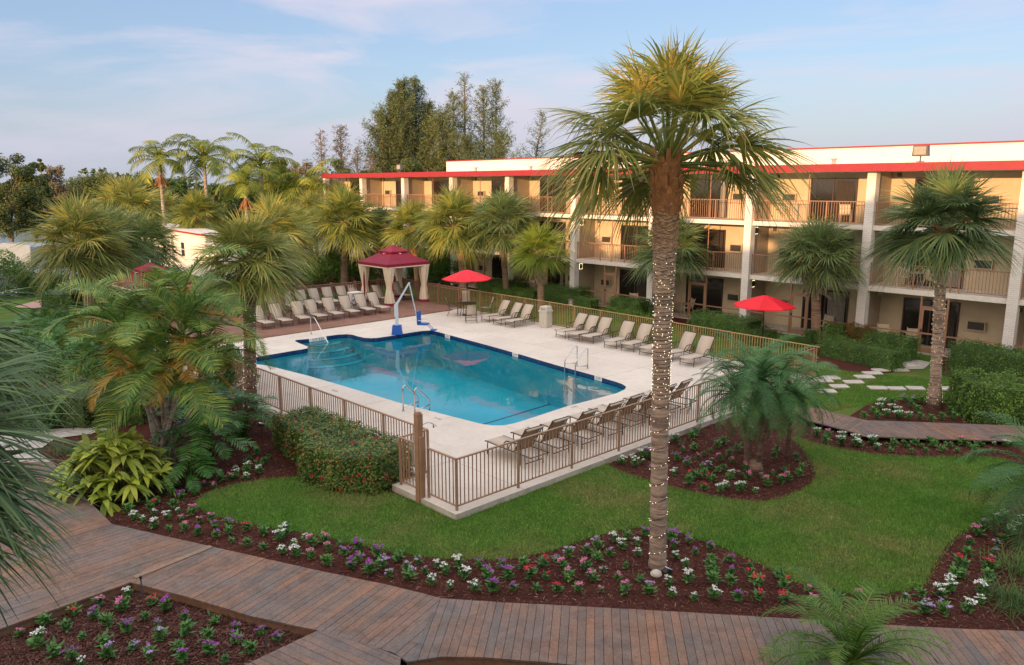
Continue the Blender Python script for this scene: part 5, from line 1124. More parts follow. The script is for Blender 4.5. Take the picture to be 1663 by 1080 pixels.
# pygmy date clump
bx, by = at(1222, 762, 0); t = thing('date_palm_clump', 'wide blue green feathery date palm with several stems in the round flower bed', 'palm tree', (bx, by, 0))
heads = [(1228,622,0,1.95),(1196,640,.3,1.6),(1262,634,-.1,1.75),(1240,605,.9,1.8)]
for i, (px, py, dy, L) in enumerate(heads):
    hx, hy, hz = atY(px, py, by+dy); tp = (hx-bx, dy, hz); m_ = MB(); m_.tube([(.1*(i-1.5),0,0),(tp[0]*.3+.12*(i-1.5), dy*.4, hz*.4),(tp[0]*.8, dy*.9, hz*.8),tp], [.10,.06,.07,.10], 10); m_.build('stem', t, 'trunk_brown', True)
    c_ = feather_crown(30, 1.0, 60+i, 56, .17, .008, .16, 'phoenix_leaf', t, el_hi=82, el_lo=-25, arch=1.9); c_.location = tp; c_.scale = (L,)*3
m_ = MB(); m_.tube([(0,0,0),(0,0,.16),(0,0,.28)], [.30,.24,.10], 14); m_.build('root_mound', t, 'trunk_brown', True)
bx, by = at(1279, 748, 0); t = thing('date_palm', 'small feathery date palm on one thin stem right of the date palm clump', 'palm tree', (bx, by, 0)); hx, hy, hz = atY(1290, 640, by)
m_ = MB(); m_.tube([(0,0,0),(0,0,hz*.5),(hx-bx,0,hz)], [.08,.06,.08], 10); m_.build('trunk', t, 'trunk_brown', True); c_ = feather_crown(26, 1.0, 71, 50, .19, .008, .16, 'phoenix_leaf', t, arch=1.9, el_hi=80, el_lo=-30); c_.location = (hx-bx,0,hz); c_.scale = (1.5,)*3
bx, by = gx(1765, 15.5); t = thing('date_palm', 'feathery date palm whose drooping fronds enter from the right edge', 'palm tree', (bx, by, 0)); hx, hy, hz = atY(1765, 775, by)
m_ = MB(); m_.tube([(0,0,0),(0,0,hz)], [.12,.10], 10); m_.build('trunk', t, 'trunk_brown', True); c_ = feather_crown(34, 1.0, 75, 56, .2, .008, .2, 'phoenix_leaf', t, arch=1.7, el_hi=80, el_lo=-30); c_.location = (0,0,hz); c_.scale = (1.9,)*3
hx, hy, hz = atY(1383, 1075, 10.0); t = thing('date_palm', 'bright green young palm with arching fronds at the bottom edge', 'palm tree', (hx, hy, 0))
m_ = MB(); m_.tube([(0,0,0),(0,0,hz)], [.12,.10], 10); m_.build('trunk', t, 'trunk_brown', True); c_ = feather_crown(36, 1.0, 77, 40, .19, .013, .13, 'fern_leaf', t, arch=2.0, el_hi=84, el_lo=-5); c_.location = (0,0,hz); c_.scale = (1.55,)*3
# areca clump at the left
bx, by = at(268, 765, 0); t = thing('areca_palm', 'large clump palm with arching green and orange fronds at the left', 'palm tree', (bx, by, 0)); rg = np.random.default_rng(8)
st = [(262,600,.0),(300,560,.6),(235,640,-.5),(330,590,.9),(290,640,-.2),(215,600,.6),(255,540,1.0),(300,515,1.3),(200,545,1.2)]
gp, op = [], []
for i, (px, py, dy) in enumerate(st):
    hx, hy, hz = atY(px, py, by+dy); tp = np.array([hx-bx, dy, hz]); b0 = np.array([.25*math.cos(i*2.4), .25*math.sin(i*2.4), 0])
    m_ = MB(); m_.tube([tuple(b0), tuple(b0*.6+tp*.45), tuple(tp)], [.07,.05,.045], 8); s_ = m_.build('stem', t, 'trunk_smooth', True)
    m_ = MB(); m_.tube([tuple(tp), tuple(tp+np.array([0,0,.55]))], [.05,.025], 8); m_.build('crownshaft', s_, 'stem_green', True)
    for j in range(9):
        f = (j+.5)/9; fr = frond(j*2.39996+i*.9, math.radians(84-82*f+rg.uniform(-5,5)), rg.uniform(2.0,2.7), rg.uniform(1.6,2.5), 46, .27, .015, .22, rg, p0=tp+np.array([0,0,.4-.3*f]), twist=rg.uniform(-.4,.4), up=.35)
        (op if (f > .62 and rg.random() < .4) else gp).append(fr)
V, Q = join(gp); npobj('crown', V, Q, 'areca_leaf', t); V, Q = join(op); npobj('old_fronds', V, Q, 'areca_orange', t)
# lime strap leaved plant
bx, by = at(188, 800, 0); t = thing('dracaena', 'yellow green plant with broad drooping strap leaves beside the boardwalk', 'plant', (bx, by, 0)); parts = []
for i in range(26):
    a = i*2.39996; rr = .21*math.sqrt(i+.3); n = 24; c_ = np.array([rr*math.cos(a)*1.15, rr*math.sin(a), max(.22, 1.45-1.25*(rr/1.05)**1.5+.12*rg.normal())])
    az = rg.uniform(0, 6.283, n); el = rg.uniform(-.25, 1.2, n); d = np.stack([np.cos(az)*np.cos(el), np.sin(az)*np.cos(el), np.sin(el)], 1); sd = nrm(np.cross(d, [0,0,1.0])+rg.normal(size=(n,3))*.2)
    parts.append(blades(np.tile(c_, (n,1)), d, sd, rg.uniform(.45,.78,n), .15, rg.uniform(.35,.85,n), 5, prof=lambda t: max(.03, (.35+1.5*t if t < .4 else .95*(1-((t-.4)/.6)**2.2)))))
    m_ = MB(); m_.tube([(c_[0]*.3, c_[1]*.3, 0), tuple(c_)], .025, 6); m_.build('stem', t, 'stem_green')
V, Q = join(parts); npobj('foliage', V, Q, 'lime_leaf', t)
# big lobed leaves
def philo(label, px, n, h, rad, seed=0, L=.75, mat='philo_leaf', name='philodendron'):
    x, y = at(*px, 0); t = thing(name, label, 'plant', (x, y, 0)); rg = np.random.default_rng(seed); parts = []
    for i in range(n):
        a = i*2.39996; rr = rad*math.sqrt((i+.5)/n); z = h*(1-.55*(i/n))*rg.uniform(.8,1.1); p0 = np.array([rr*math.cos(a)*.8, rr*math.sin(a)*.8, z])
        pt = tubeq([(p0[0]*.15, p0[1]*.15, 0), (p0[0]*.6, p0[1]*.6, z*.75), tuple(p0)], [.02,.014,.01], 4); parts.append(pt)
        V, Q = frond(a+rg.uniform(-.4,.4), rg.uniform(-.5,.4), L*rg.uniform(.8,1.15), 1.1, 11, .50, .085, .08, rg, p0=p0, up=.1, t0=.02, seg=2, fwd=.45); parts.append((V, Q))
    V, Q = join(parts); npobj('foliage', V, Q, mat, t); return t
philo('large glossy lobed leaf plant right under the clump palm', (335,758), 26, 1.5, .95, 1); philo('large glossy lobed leaf plant at the foot of the pool palm', (392,712), 24, 1.5, .9, 2)
philo('lobed leaf plant left of the pool below the railing', (330,700), 26, 1.7, 1.1, 3); philo('low lobed leaf plant at the mulch edge under the clump palm', (310,792), 12, .8, .5, 4, .6)
for i, (px, lab) in enumerate([((110,560), 'lobed leaf plant on the lawn edge at the far left'), ((150,600), 'dark lobed leaf plant under the far left palm'), ((200,590), 'lobed leaf plant behind the clump palm left'), ((60,610), 'lobed leaf plant left of the rounded hedge'), ((240,575), 'lobed leaf plant behind the clump palm right'), ((150,525), 'lobed leaf plant at the foot of the thick tan palm trunk'), ((190,525), 'lobed leaf plant at the foot of the shaggy palm'), ((105,590), 'lobed leaf plant between lawn patch and rounded hedge'), ((225,640), 'lobed leaf plant under the left side of the clump palm'), ((40,560), 'lobed leaf plant over the left end of the lawn patch'), ((10,590), 'lobed leaf plant at the far left behind the near palm'), ((80,530), 'low lobed leaf plant at the back of the lawn patch')]): philo(lab, px, 26, 1.1, 1.5, 10+i, .7)
x, y = at(98, 558, 0); t = thing('cycad', 'small spiky cycad on the left lawn edge', 'plant', (x, y, 0)); m_ = MB(); m_.tube([(0,0,0),(0,0,.5)], [.14,.12], 10); m_.build('trunk', t, 'bark'); c_ = feather_crown(22, .8, 90, 30, .16, .012, .05, 'dark_leaf', t, arch=1.0, el_hi=75, el_lo=5); c_.location = (0,0,.5)
# ---- hedges and shrubs ----
def hedge(label, poly, h, mat='hedge_leaf', size=.055, dens=520, name='hedge', flowers=None, seed=0, z=0.0, group=None, lump=.07):
    rg = np.random.default_rng(seed+50); cx = sum(p[0] for p in poly)/len(poly); cy = sum(p[1] for p in poly)/len(poly)
    t = thing(name, label, 'hedge', (cx, cy, z), 0, group); q = [(p[0]-cx, p[1]-cy) for p in poly]; n = len(q)
    ar = sum(q[i][0]*q[(i+1)%n][1]-q[(i+1)%n][0]*q[i][1] for i in range(n)); 
    if ar < 0: q = q[::-1]
    Ps, Ns = [], []
    for i in range(n):
        a = np.array(q[i]); b = np.array(q[(i+1)%n]); L = np.linalg.norm(b-a); k = int(L*h*dens)
        if k < 1: continue
        u = rg.random(k); v = rg.random(k)**.9; P = a+(b-a)*u[:,None]; nn = np.array([(b-a)[1], -(b-a)[0]])/L
        rnd = np.clip((v-.82)/.18, 0, 1); P = P-nn*(rnd**2*.10)[:,None]
        Ps.append(np.column_stack([P, v*h])); Ns.append(np.column_stack([np.tile(nn, (k,1)), rnd]))
    k = int(abs(ar)/2*dens*1.1); T_ = scatter(q, k, rg); Ps.append(np.column_stack([T_, np.full(len(T_), h)])); Ns.append(np.tile([0,0,1.0], (len(T_),1)))
    P = np.concatenate(Ps); Nn = nrm(np.concatenate(Ns))
    bulge = lump*(np.sin(P[:,0]*5.1+seed)*np.cos(P[:,1]*4.3+P[:,2]*3.7)+.6*np.sin(P[:,0]*11+P[:,2]*9+1.3)*np.cos(P[:,1]*10))
    P = P+Nn*(bulge+rg.normal(size=len(P))*.035)[:,None]; P[:,2] = np.maximum(P[:,2], .01)
    V, Q = leafquads(P, size, Nn+np.array([0,0,.45]), .62, .55, rg); npobj('foliage', V, Q, mat, t)
    cen = np.array([0.0, 0.0]); ins = [tuple(np.array(p)*(1-.16/max(.3, np.linalg.norm(p)))) for p in q]; m_ = MB(); m_.prism(ins, 0, h-.12); m_.build('branches', t, 'dark_leaf')
    if flowers:
        k = flowers[1]; ids = rg.choice(len(P), k, replace=False)
        for c_ in P[ids]+Nn[ids]*.03: V, Q = leafquads(c_+rg.normal(size=(14,3))*.028, .035, None, .9, 1, rg); npobj('flower', V, Q, flowers[0], t)
    return t
def hpx(a, b, depth):
    A = Vector(at(*a, 0)); B = Vector(at(*b, 0)); d = (B-A).normalized(); nn = Vector((-d.y, d.x)); 
    if nn.y < 0: nn = -nn
    return [tuple(A), tuple(B), tuple(B+nn*depth), tuple(A+nn*depth)]
H1 = [fp(2.5,.6), fp(2.3,-.6), fp(3.1,-1.3), fp(4.5,-1.5), fp(4.9,-1.05), fp(7.3,-.75), fp(7.4,.6)]
hedge('dark clipped hedge with scattered red flowers against the pool railing', H1, 1.02, 'hedge_ixora', .065, 820, flowers=('petal_red', 34), seed=1, lump=.05)
hedge('thick clipped hedge at the right edge beside the boardwalk', hpx((1572,688),(1760,700),2.3), 1.25, 'hedge_bright', .075, 460, seed=2, lump=.1)
hedge('dark green hedge along the hotel wall at the right edge', hpx((1534,600),(1740,640),1.3), 1.15, 'hedge_leaf', .06, 480, seed=3)
hedge('low front hedge left of the stone path to the screen door', hpx((1326,577),(1449,605),.95), .85, 'hedge_leaf', .055, 480, seed=4)
hedge('second hedge block touching the stone path below the screen door', hpx((1400,575),(1472,590),1.0), 1.05, 'hedge_leaf', .055, 480, seed=5)
hedge('rusty orange bush between two green hedges', hpx((1368,560),(1405,565),.8), 1.0, 'hedge_rust', .06, 480, seed=6, name='bush')
hedge('bright green bush left of the rusty bush', hpx((1335,563),(1366,566),.8), 1.05, 'hedge_bright', .06, 480, seed=7, name='bush')
hedge('small hedge cube left of the palm with dead stubs', hpx((1301,563),(1316,566),.7), .8, 'hedge_leaf', .06, 480, seed=8)
hedge('long hedge behind the right red umbrella', hpx((1117,537),(1215,556),1.2), 1.05, 'hedge_leaf', .06, 420, seed=9, flowers=('petal_red', 10))
hedge('hedge continuing right behind the red umbrella', hpx((1205,558),(1245,566),1.0), .8, 'hedge_leaf', .06, 420, seed=10)
hedge('clipped hedge block left of the big palm trunk by the hotel', hpx((986,508),(1040,516),1.1), .95, 'hedge_leaf', .065, 380, seed=11)
hedge('low bright ground hedge along the tan railing', hpx((973,514),(1066,531),.8), .5, 'hedge_bright', .07, 380, seed=12)
hedge('hedge pair front block right of the yellow green palm', hpx((893,500),(960,508),1.1), .8, 'hedge_leaf', .065, 340, seed=13)
hedge('hedge pair rear block right of the yellow green palm', hpx((868,488),(946,496),1.2), 1.05, 'hedge_leaf', .065, 340, seed=14)
hedge('round bush at the foot of a white column beside the big trunk', hpx((1048,515),(1066,517),.7), .7, 'dark_leaf', .06, 380, seed=15, name='bush')
hedge('hedge behind the umbrella table at the far railing', hpx((772,478),(840,484),1.6), 1.0, 'hedge_leaf', .08, 260, seed=16)
hedge('low bright hedge behind the three far loungers', hpx((798,485),(868,492),1.0), .75, 'hedge_bright', .08, 260, seed=17)
hedge('clipped hedge behind the umbrella pole left of the palms', hpx((815,474),(835,476),1.2), 1.1, 'dark_leaf', .08, 260, seed=18)
hedge('clipped hedge cube beside the car park at the far left', hpx((28,480),(84,480),2.2), 1.35, 'hedge_leaf', .10, 200, seed=19)
hedge('second clipped hedge nearer the left lawn', hpx((64,502),(118,502),1.6), 1.0, 'hedge_leaf', .09, 200, seed=20)
hedge('rounded soft hedge left of the clump palm', hpx((40,690),(140,700),2.0), 1.1, 'tree_leaf', .06, 420, seed=21, lump=.14)
hedge('rounded soft hedge right behind the lime plant', hpx((150,700),(240,690),1.6), 1.0, 'tree_leaf', .06, 420, seed=22, lump=.14)
def shrub(label, px, rx, ry, h, mat='shrub_leaf', n=5200, size=.13, seed=0, name='shrub', Y=None, aspect=.45):
    x, y = at(*px, 0) if Y is None else gx(px[0], Y); t = thing(name, label, 'shrub', (x, y, 0), 0); rg = np.random.default_rng(seed+100); k = 26
    c_ = randdir(k, rg)*np.array([rx, ry, h*.5])*rg.uniform(.35,.95,(k,1)); c_[:,2] += h*.5; c_[:,2] = np.clip(c_[:,2], .2, h)
    id_ = rg.integers(0, k, n); off = randdir(n, rg)*(rg.uniform(.5,1,n)**.5)[:,None]*min(rx, ry, h)*.33; P = c_[id_]+off; P[:,2] = np.maximum(P[:,2], .03)
    V, Q = leafquads(P, size, off+np.array([0,0,.25]), aspect, .5, rg); npobj('foliage', V, Q, mat, t); m_ = MB()
    for i in range(7): m_.tube([(0,0,0), tuple(c_[i]*.5), tuple(c_[i])], [.05,.035,.015], 5)
    m_.build('stems', t, 'bark'); return t
SH = [('leafy green shrub left end behind the wooden fence', 455, 466, 1.6,1.6,2.0,'shrub_leaf'), ('bright green broad leaved shrub behind the wooden fence', 530, 462, 2.2,1.8,2.1,'hedge_bright'), ('green shrub in front of the dark hotel door', 575, 460, 1.7,1.6,2.0,'shrub_leaf'), ('dark shrub left behind the maroon gazebo', 600, 458, 1.8,1.6,2.4,'hedge_leaf'), ('dark shrub right behind the maroon gazebo', 680, 456, 1.8,1.5,2.0,'hedge_leaf'), ('tall loose green shrub right of the maroon gazebo', 708, 458, 1.7,1.5,3.0,'shrub_leaf'), ('dense green shrub left of the curved palm trunk', 728, 462, 1.5,1.4,2.3,'hedge_leaf'), ('shrub at the door of the white end wall', 540, 440, 1.2,1.2,2.6,'hedge_leaf'), ('dark shrub below the service building', 500, 455, 1.6,1.5,2.2,'hedge_leaf'),
      ('branchy green bush at the far left edge', 12, 482, 2.0,1.8,3.0,'shrub_leaf'), ('dark shrub right of the far left palms', 232, 500, 1.6,1.6,1.8,'hedge_leaf'), ('shrub in front of the left maroon gazebo', 212, 535, 1.5,1.4,1.5,'hedge_leaf'), ('green shrub left of the pool palm behind the railing', 372, 640, 1.0,.9,1.9,'shrub_leaf'), ('dark shrub under the pool palm left of the railing', 345, 620, 1.2,1.1,1.8,'hedge_leaf'),('dark bush at the left behind the near palm leaves', 20, 620, 1.8,1.6,1.7,'hedge_leaf'), ('bush behind the clump palm stems', 290, 680, 1.1,1.1,1.7,'hedge_leaf'), ('bush left of the lime strap leaved plant', 60, 690, 1.3,1.2,1.1,'hedge_leaf'), ('low dark bush left of the cycad', 180, 560, 1.5,1.3,1.2,'hedge_leaf'), ('dark bush below the far left lawn patch', 100, 640, 1.5,1.3,1.3,'hedge_leaf'),('dense bush behind the left gazebo', 275, 478, 1.7,1.7,2.0,'hedge_leaf'),('bush right of the left gazebo near loungers', 330, 505, 1.4,1.3,1.6,'shrub_leaf')]
for i, (lab, px, py, rx, ry, h, mt) in enumerate(SH): shrub(lab, (px, py), rx, ry, h, mt, size=.14 if py < 520 else .09, seed=i)
# grassy tufts
def tuft(label, px, n, h, rad, seed=0):
    x, y = at(*px, 0); rg = np.random.default_rng(seed); az = rg.uniform(0,6.28,n); el = rg.uniform(.5,1.4,n); d = np.stack([np.cos(az)*np.cos(el), np.sin(az)*np.cos(el), np.sin(el)],1)
    b = np.column_stack([rg.normal(size=(n,2))*rad, np.zeros(n)]); V, Q = blades(b, d, nrm(np.cross(d,[0,0,1.0])), rg.uniform(.6,1.1,n)*h, .012, rg.uniform(.3,.8,n)*h, 3)
    o = npobj('grass_tuft', V, Q, 'tuft_leaf'); o.location = (x, y, 0); tag(o, label, 'ornamental grass')
tuft('dark grassy tuft at the right edge beside the flower rows', (1650,985), 500, .6, .30, 1); tuft('second grassy tuft just above at the right edge', (1672,930), 500, .6, .30, 2); tuft('dark grassy tuft beside the concrete path left', (118,735), 400, .45, .25, 3); tuft('grass clump below the right edge hedge along the hotel', (1552,612), 500, .4, .45, 4)
# ---- trees ----
def tree(label, px, Y, h, rad, mat, seed=0, clumps=46, n=16000, size=.34, trunk=.22, low=.3, group='trees on the skyline', tmat='far_bark', name='broadleaf_tree', mix=None):
    x, y = gx(px, Y); t = thing(name, label, 'tree', (x, y, 0), 0, group); rg = np.random.default_rng(seed+300)
    c_ = randdir(clumps, rg)*rg.uniform(.3,1.0,(clumps,1))**.6; c_ = c_*np.array([rad, rad, h*(1-low)*.5])+np.array([0,0,h*(low+(1-low)*.5)])
    cs = rg.uniform(.22,.45,clumps)*rad; id_ = rg.integers(0, clumps, n); off = randdir(n, rg)*(rg.random(n)**.45)[:,None]*cs[id_][:,None]; off[:,2] *= .75
    P = c_[id_]+off; V, Q = leafquads(P, size, off+np.array([0,0,.3]), .55, .6, rg); npobj('crown', V, Q, mat, t)
    m_ = MB(); m_.tube([(0,0,0),(.1,0,h*low),(0,.1,h*.6)], [trunk,trunk*.8,trunk*.4], 8)
    for i in range(10): m_.tube([(0,0,h*(low*.7+.02*i)), tuple(c_[i]*np.array([.5,.5,.8])), tuple(c_[i])], [trunk*.5,trunk*.3,trunk*.1], 5)
    m_.build('trunk', t, tmat); return t
def skyh(py, Y): return atY(831, py, Y)[2]
def wispy(label, px, py, Y, wpx, mat='pine_leaf', seed=0, dens=1.0, lean=0.0, name='casuarina_tree', size=.55):
    x, y = gx(px, Y); H_ = skyh(py, Y); rad = wpx/1250*Y*.62; t = thing(name, label, 'tree', (x, y, 0), 0, 'feathery trees behind the hotel'); rg = np.random.default_rng(seed+500)
    nb = int(64*dens); tr_ = MB(); top = Vector((lean, 0, H_)); tr_.tube([(0,0,0), tuple(top*.5), tuple(top)], [.28,.17,.03], 7); parts = []
    for i in range(nb):
        f = .16+.82*(i/nb); z = H_*f; az = i*2.39996+rg.uniform(-.4,.4); L = rad*(1.0 if f < .6 else 1.0*(1-((f-.6)/.42)**1.6))*rg.uniform(.45,1.25)+.45; el = rg.uniform(.55,1.05)
        b = top*f; e_ = b+Vector((math.cos(az)*math.cos(el), math.sin(az)*math.cos(el), math.sin(el)))*L; 
        tr_.tube([tuple(b), tuple(b.lerp(e_, .5)+Vector((0,0,-.05*L))), tuple(e_)], [.06*(1-f)+.02,.03,.01], 4)
        k = int((22+24*L)*dens); u = rg.uniform(.15,1.05,k)[:,None]; P = np.array(b)*(1-u)+np.array(e_)*u+rg.normal(size=(k,3))*(.10+.06*L)
        d = nrm(np.array([math.cos(az)*.3, math.sin(az)*.3, .45])+rg.normal(size=(k,3))*.55); parts.append(blades(P, d, nrm(np.cross(d, randdir(k, rg))), size*rg.uniform(.5,1.1,k), .07, rg.uniform(.2,.6,k)*size, 2))
    tr_.build('trunk', t, 'far_bark'); V, Q = join(parts); npobj('crown', V, Q, mat, t); return t
WS = [('leftmost big feathery dark tree behind the hotel', 622,182,108,70,'pine_leaf',1.5),('dense feathery tree left of the tallest ones', 643,150,110,62,'pine_leaf',1.7),('tall dense dark feathery tree with a double top', 658,130,107,52,'pine_leaf',1.7),('tall dense feathery tree right of the double top', 678,126,111,46,'pine_leaf',1.6),('feathery tree with drooping right side', 697,166,109,58,'pine_leaf',1.6),('dark feathery tree sloping to the right', 720,185,106,62,'pine_leaf',1.5),('tallest thin feathery tree', 756,116,115,34,'pine_leaf',.9),('dark feathery tree left of the thin tall tree', 738,150,110,44,'pine_leaf',1.2),('feathery tree with pointed top in the right group', 786,138,112,44,'pine_leaf',1.1),('rightmost tall feathery tree of the group', 806,127,114,42,'pine_leaf',1.1),('small leaning feathery tree at the right end of the group', 848,180,112,40,'pine_leaf',.7),('low dense feathery tree behind the hotel roof', 760,225,104,70,'pine_leaf',1.3),('low wide feathery tree right behind the hotel roof', 815,215,105,60,'pine_leaf',1.0),
      ('thin pale bare tree left of the feathery group', 524,212,100,26,'bare_leaf',.6),('pale bare tree with a tall tip beside the feathery group', 556,204,102,32,'bare_leaf',.8),('small pale sparse tree near the big feathery tree', 582,236,100,28,'bare_leaf',.6),('pale scrubby tree close to the big feathery tree', 603,250,99,28,'bare_leaf',.6)]
for i, (lab, px, py, Y, w, mt, dn) in enumerate(WS): wispy(lab, px, py, Y, w, mt, i, dn, lean=(3.0 if px == 848 else 0))
BT = [('big dark tree at the left edge', 8,95,245,70,'tree_leaf'),('tall dark tree second from the left edge', 48,98,262,46,'tree_leaf'),('reddish brown rounded tree on the left skyline', 88,110,262,34,'bare_leaf'),('wispy dark tree between brown tree and left edge', 70,104,252,20,'tree_leaf'),('low dark tree behind the far left palms', 130,120,288,60,'tree_leaf'),('rounded tree behind the golden left palms', 175,122,284,56,'tree_leaf'),('tree left behind the first skyline palm', 222,118,282,54,'tree_leaf'),('dark tree between first and middle skyline palms', 295,96,288,60,'dark_leaf'),('dense dark tree below the middle skyline palm', 345,92,292,60,'dark_leaf'),('dark tree behind the right skyline palm', 400,98,278,60,'tree_leaf'),('tree between right skyline palm and hotel', 455,105,262,50,'tree_leaf'),('thin twiggy tree behind the bushy feather palm', 490,100,250,46,'bare_leaf'),('rounded brown green tree at the hotel roof end', 550,96,265,50,'tree_leaf'),('low tree below the big feathery tree', 600,98,276,56,'tree_leaf'),('low tree behind the left hotel roof', 655,98,262,64,'tree_leaf'),('low tree far right beyond the hotel roof', 875,130,262,46,'tree_leaf'),('small far tree just left of the big palm crown', 905,150,266,36,'tree_leaf')]
for i, (lab, px, Y, py, w, mt) in enumerate(BT): hh = skyh(py, Y); tree(lab, px, Y, hh, w/1250*Y*.62, mt, i, size=.24, low=.1 if mt != 'bare_leaf' else .3, n=20000 if mt != 'bare_leaf' else 7000)
# far wood along the horizon
rg = np.random.default_rng(77); n = 60000; X = rg.uniform(-420, 420, n); Yf = 190+rg.uniform(0, 14, n); top = 8.3+1.6*np.sin(X*.11)+1.2*np.sin(X*.31+2)+.8*np.sin(X*.83); Z = rg.random(n)**.7*top
V, Q = leafquads(np.column_stack([X, Yf, Z]), 1.1, None, .7, 1, rg); o = npobj('far_wood', V, Q, 'tree_leaf'); tag(o, 'distant dark wood along the horizon', 'woodland', kind='stuff')
# ---- bedding plants ----
FL = {}
def bed_plant(kind, seed):
    rg = np.random.default_rng(seed); t = thing('bedding_plant', '', 'flower'); n = 52
    az = rg.uniform(0,6.28,n); el = rg.uniform(.05,1.2,n); d = np.stack([np.cos(az)*np.cos(el), np.sin(az)*np.cos(el), np.sin(el)],1)
    b = np.column_stack([rg.normal(size=(n,2))*.035, rg.uniform(.02,.20,n)]); V, Q = blades(b, d, nrm(np.cross(d,[0,0,1.0])+rg.normal(size=(n,3))*.15), rg.uniform(.09,.165,n), .055, .04, 3, prof=lambda t: max(.05, (.3+1.7*t if t < .4 else 1-((t-.4)/.6)**2)))
    npobj('foliage', V, Q, 'bed_leaf', t)
    if kind != 'green':
        parts = []; m = {'white': 6, 'pink': 4, 'lavender': 4, 'violet': 4, 'red': 3}[kind]
        for j in range(m):
            a = rg.uniform(0,6.28); r = rg.uniform(.01,.13); c_ = np.array([r*math.cos(a), r*math.sin(a), .29-.5*r+rg.uniform(-.02,.03)]); k = 16
            P = c_+np.column_stack([rg.normal(size=(k,2))*.023, rg.normal(size=k)*.008]); parts.append(leafquads(P, .034, np.tile([0,0,1.0],(k,1)), .9, .5, rg))
        V, Q = join(parts); npobj('flowers', V, Q, 'petal_'+kind, t)
    return t
NAMES = {'w': 'white', 'p': 'pink', 'v': 'violet', 'r': 'red', 'l': 'lavender', 'g': 'green'}
def T(ox, oy, s, txt): return [(c, ox+float(a)/s, oy+float(b)/s) for c, a, b in (q.split(',') for q in txt.split())]
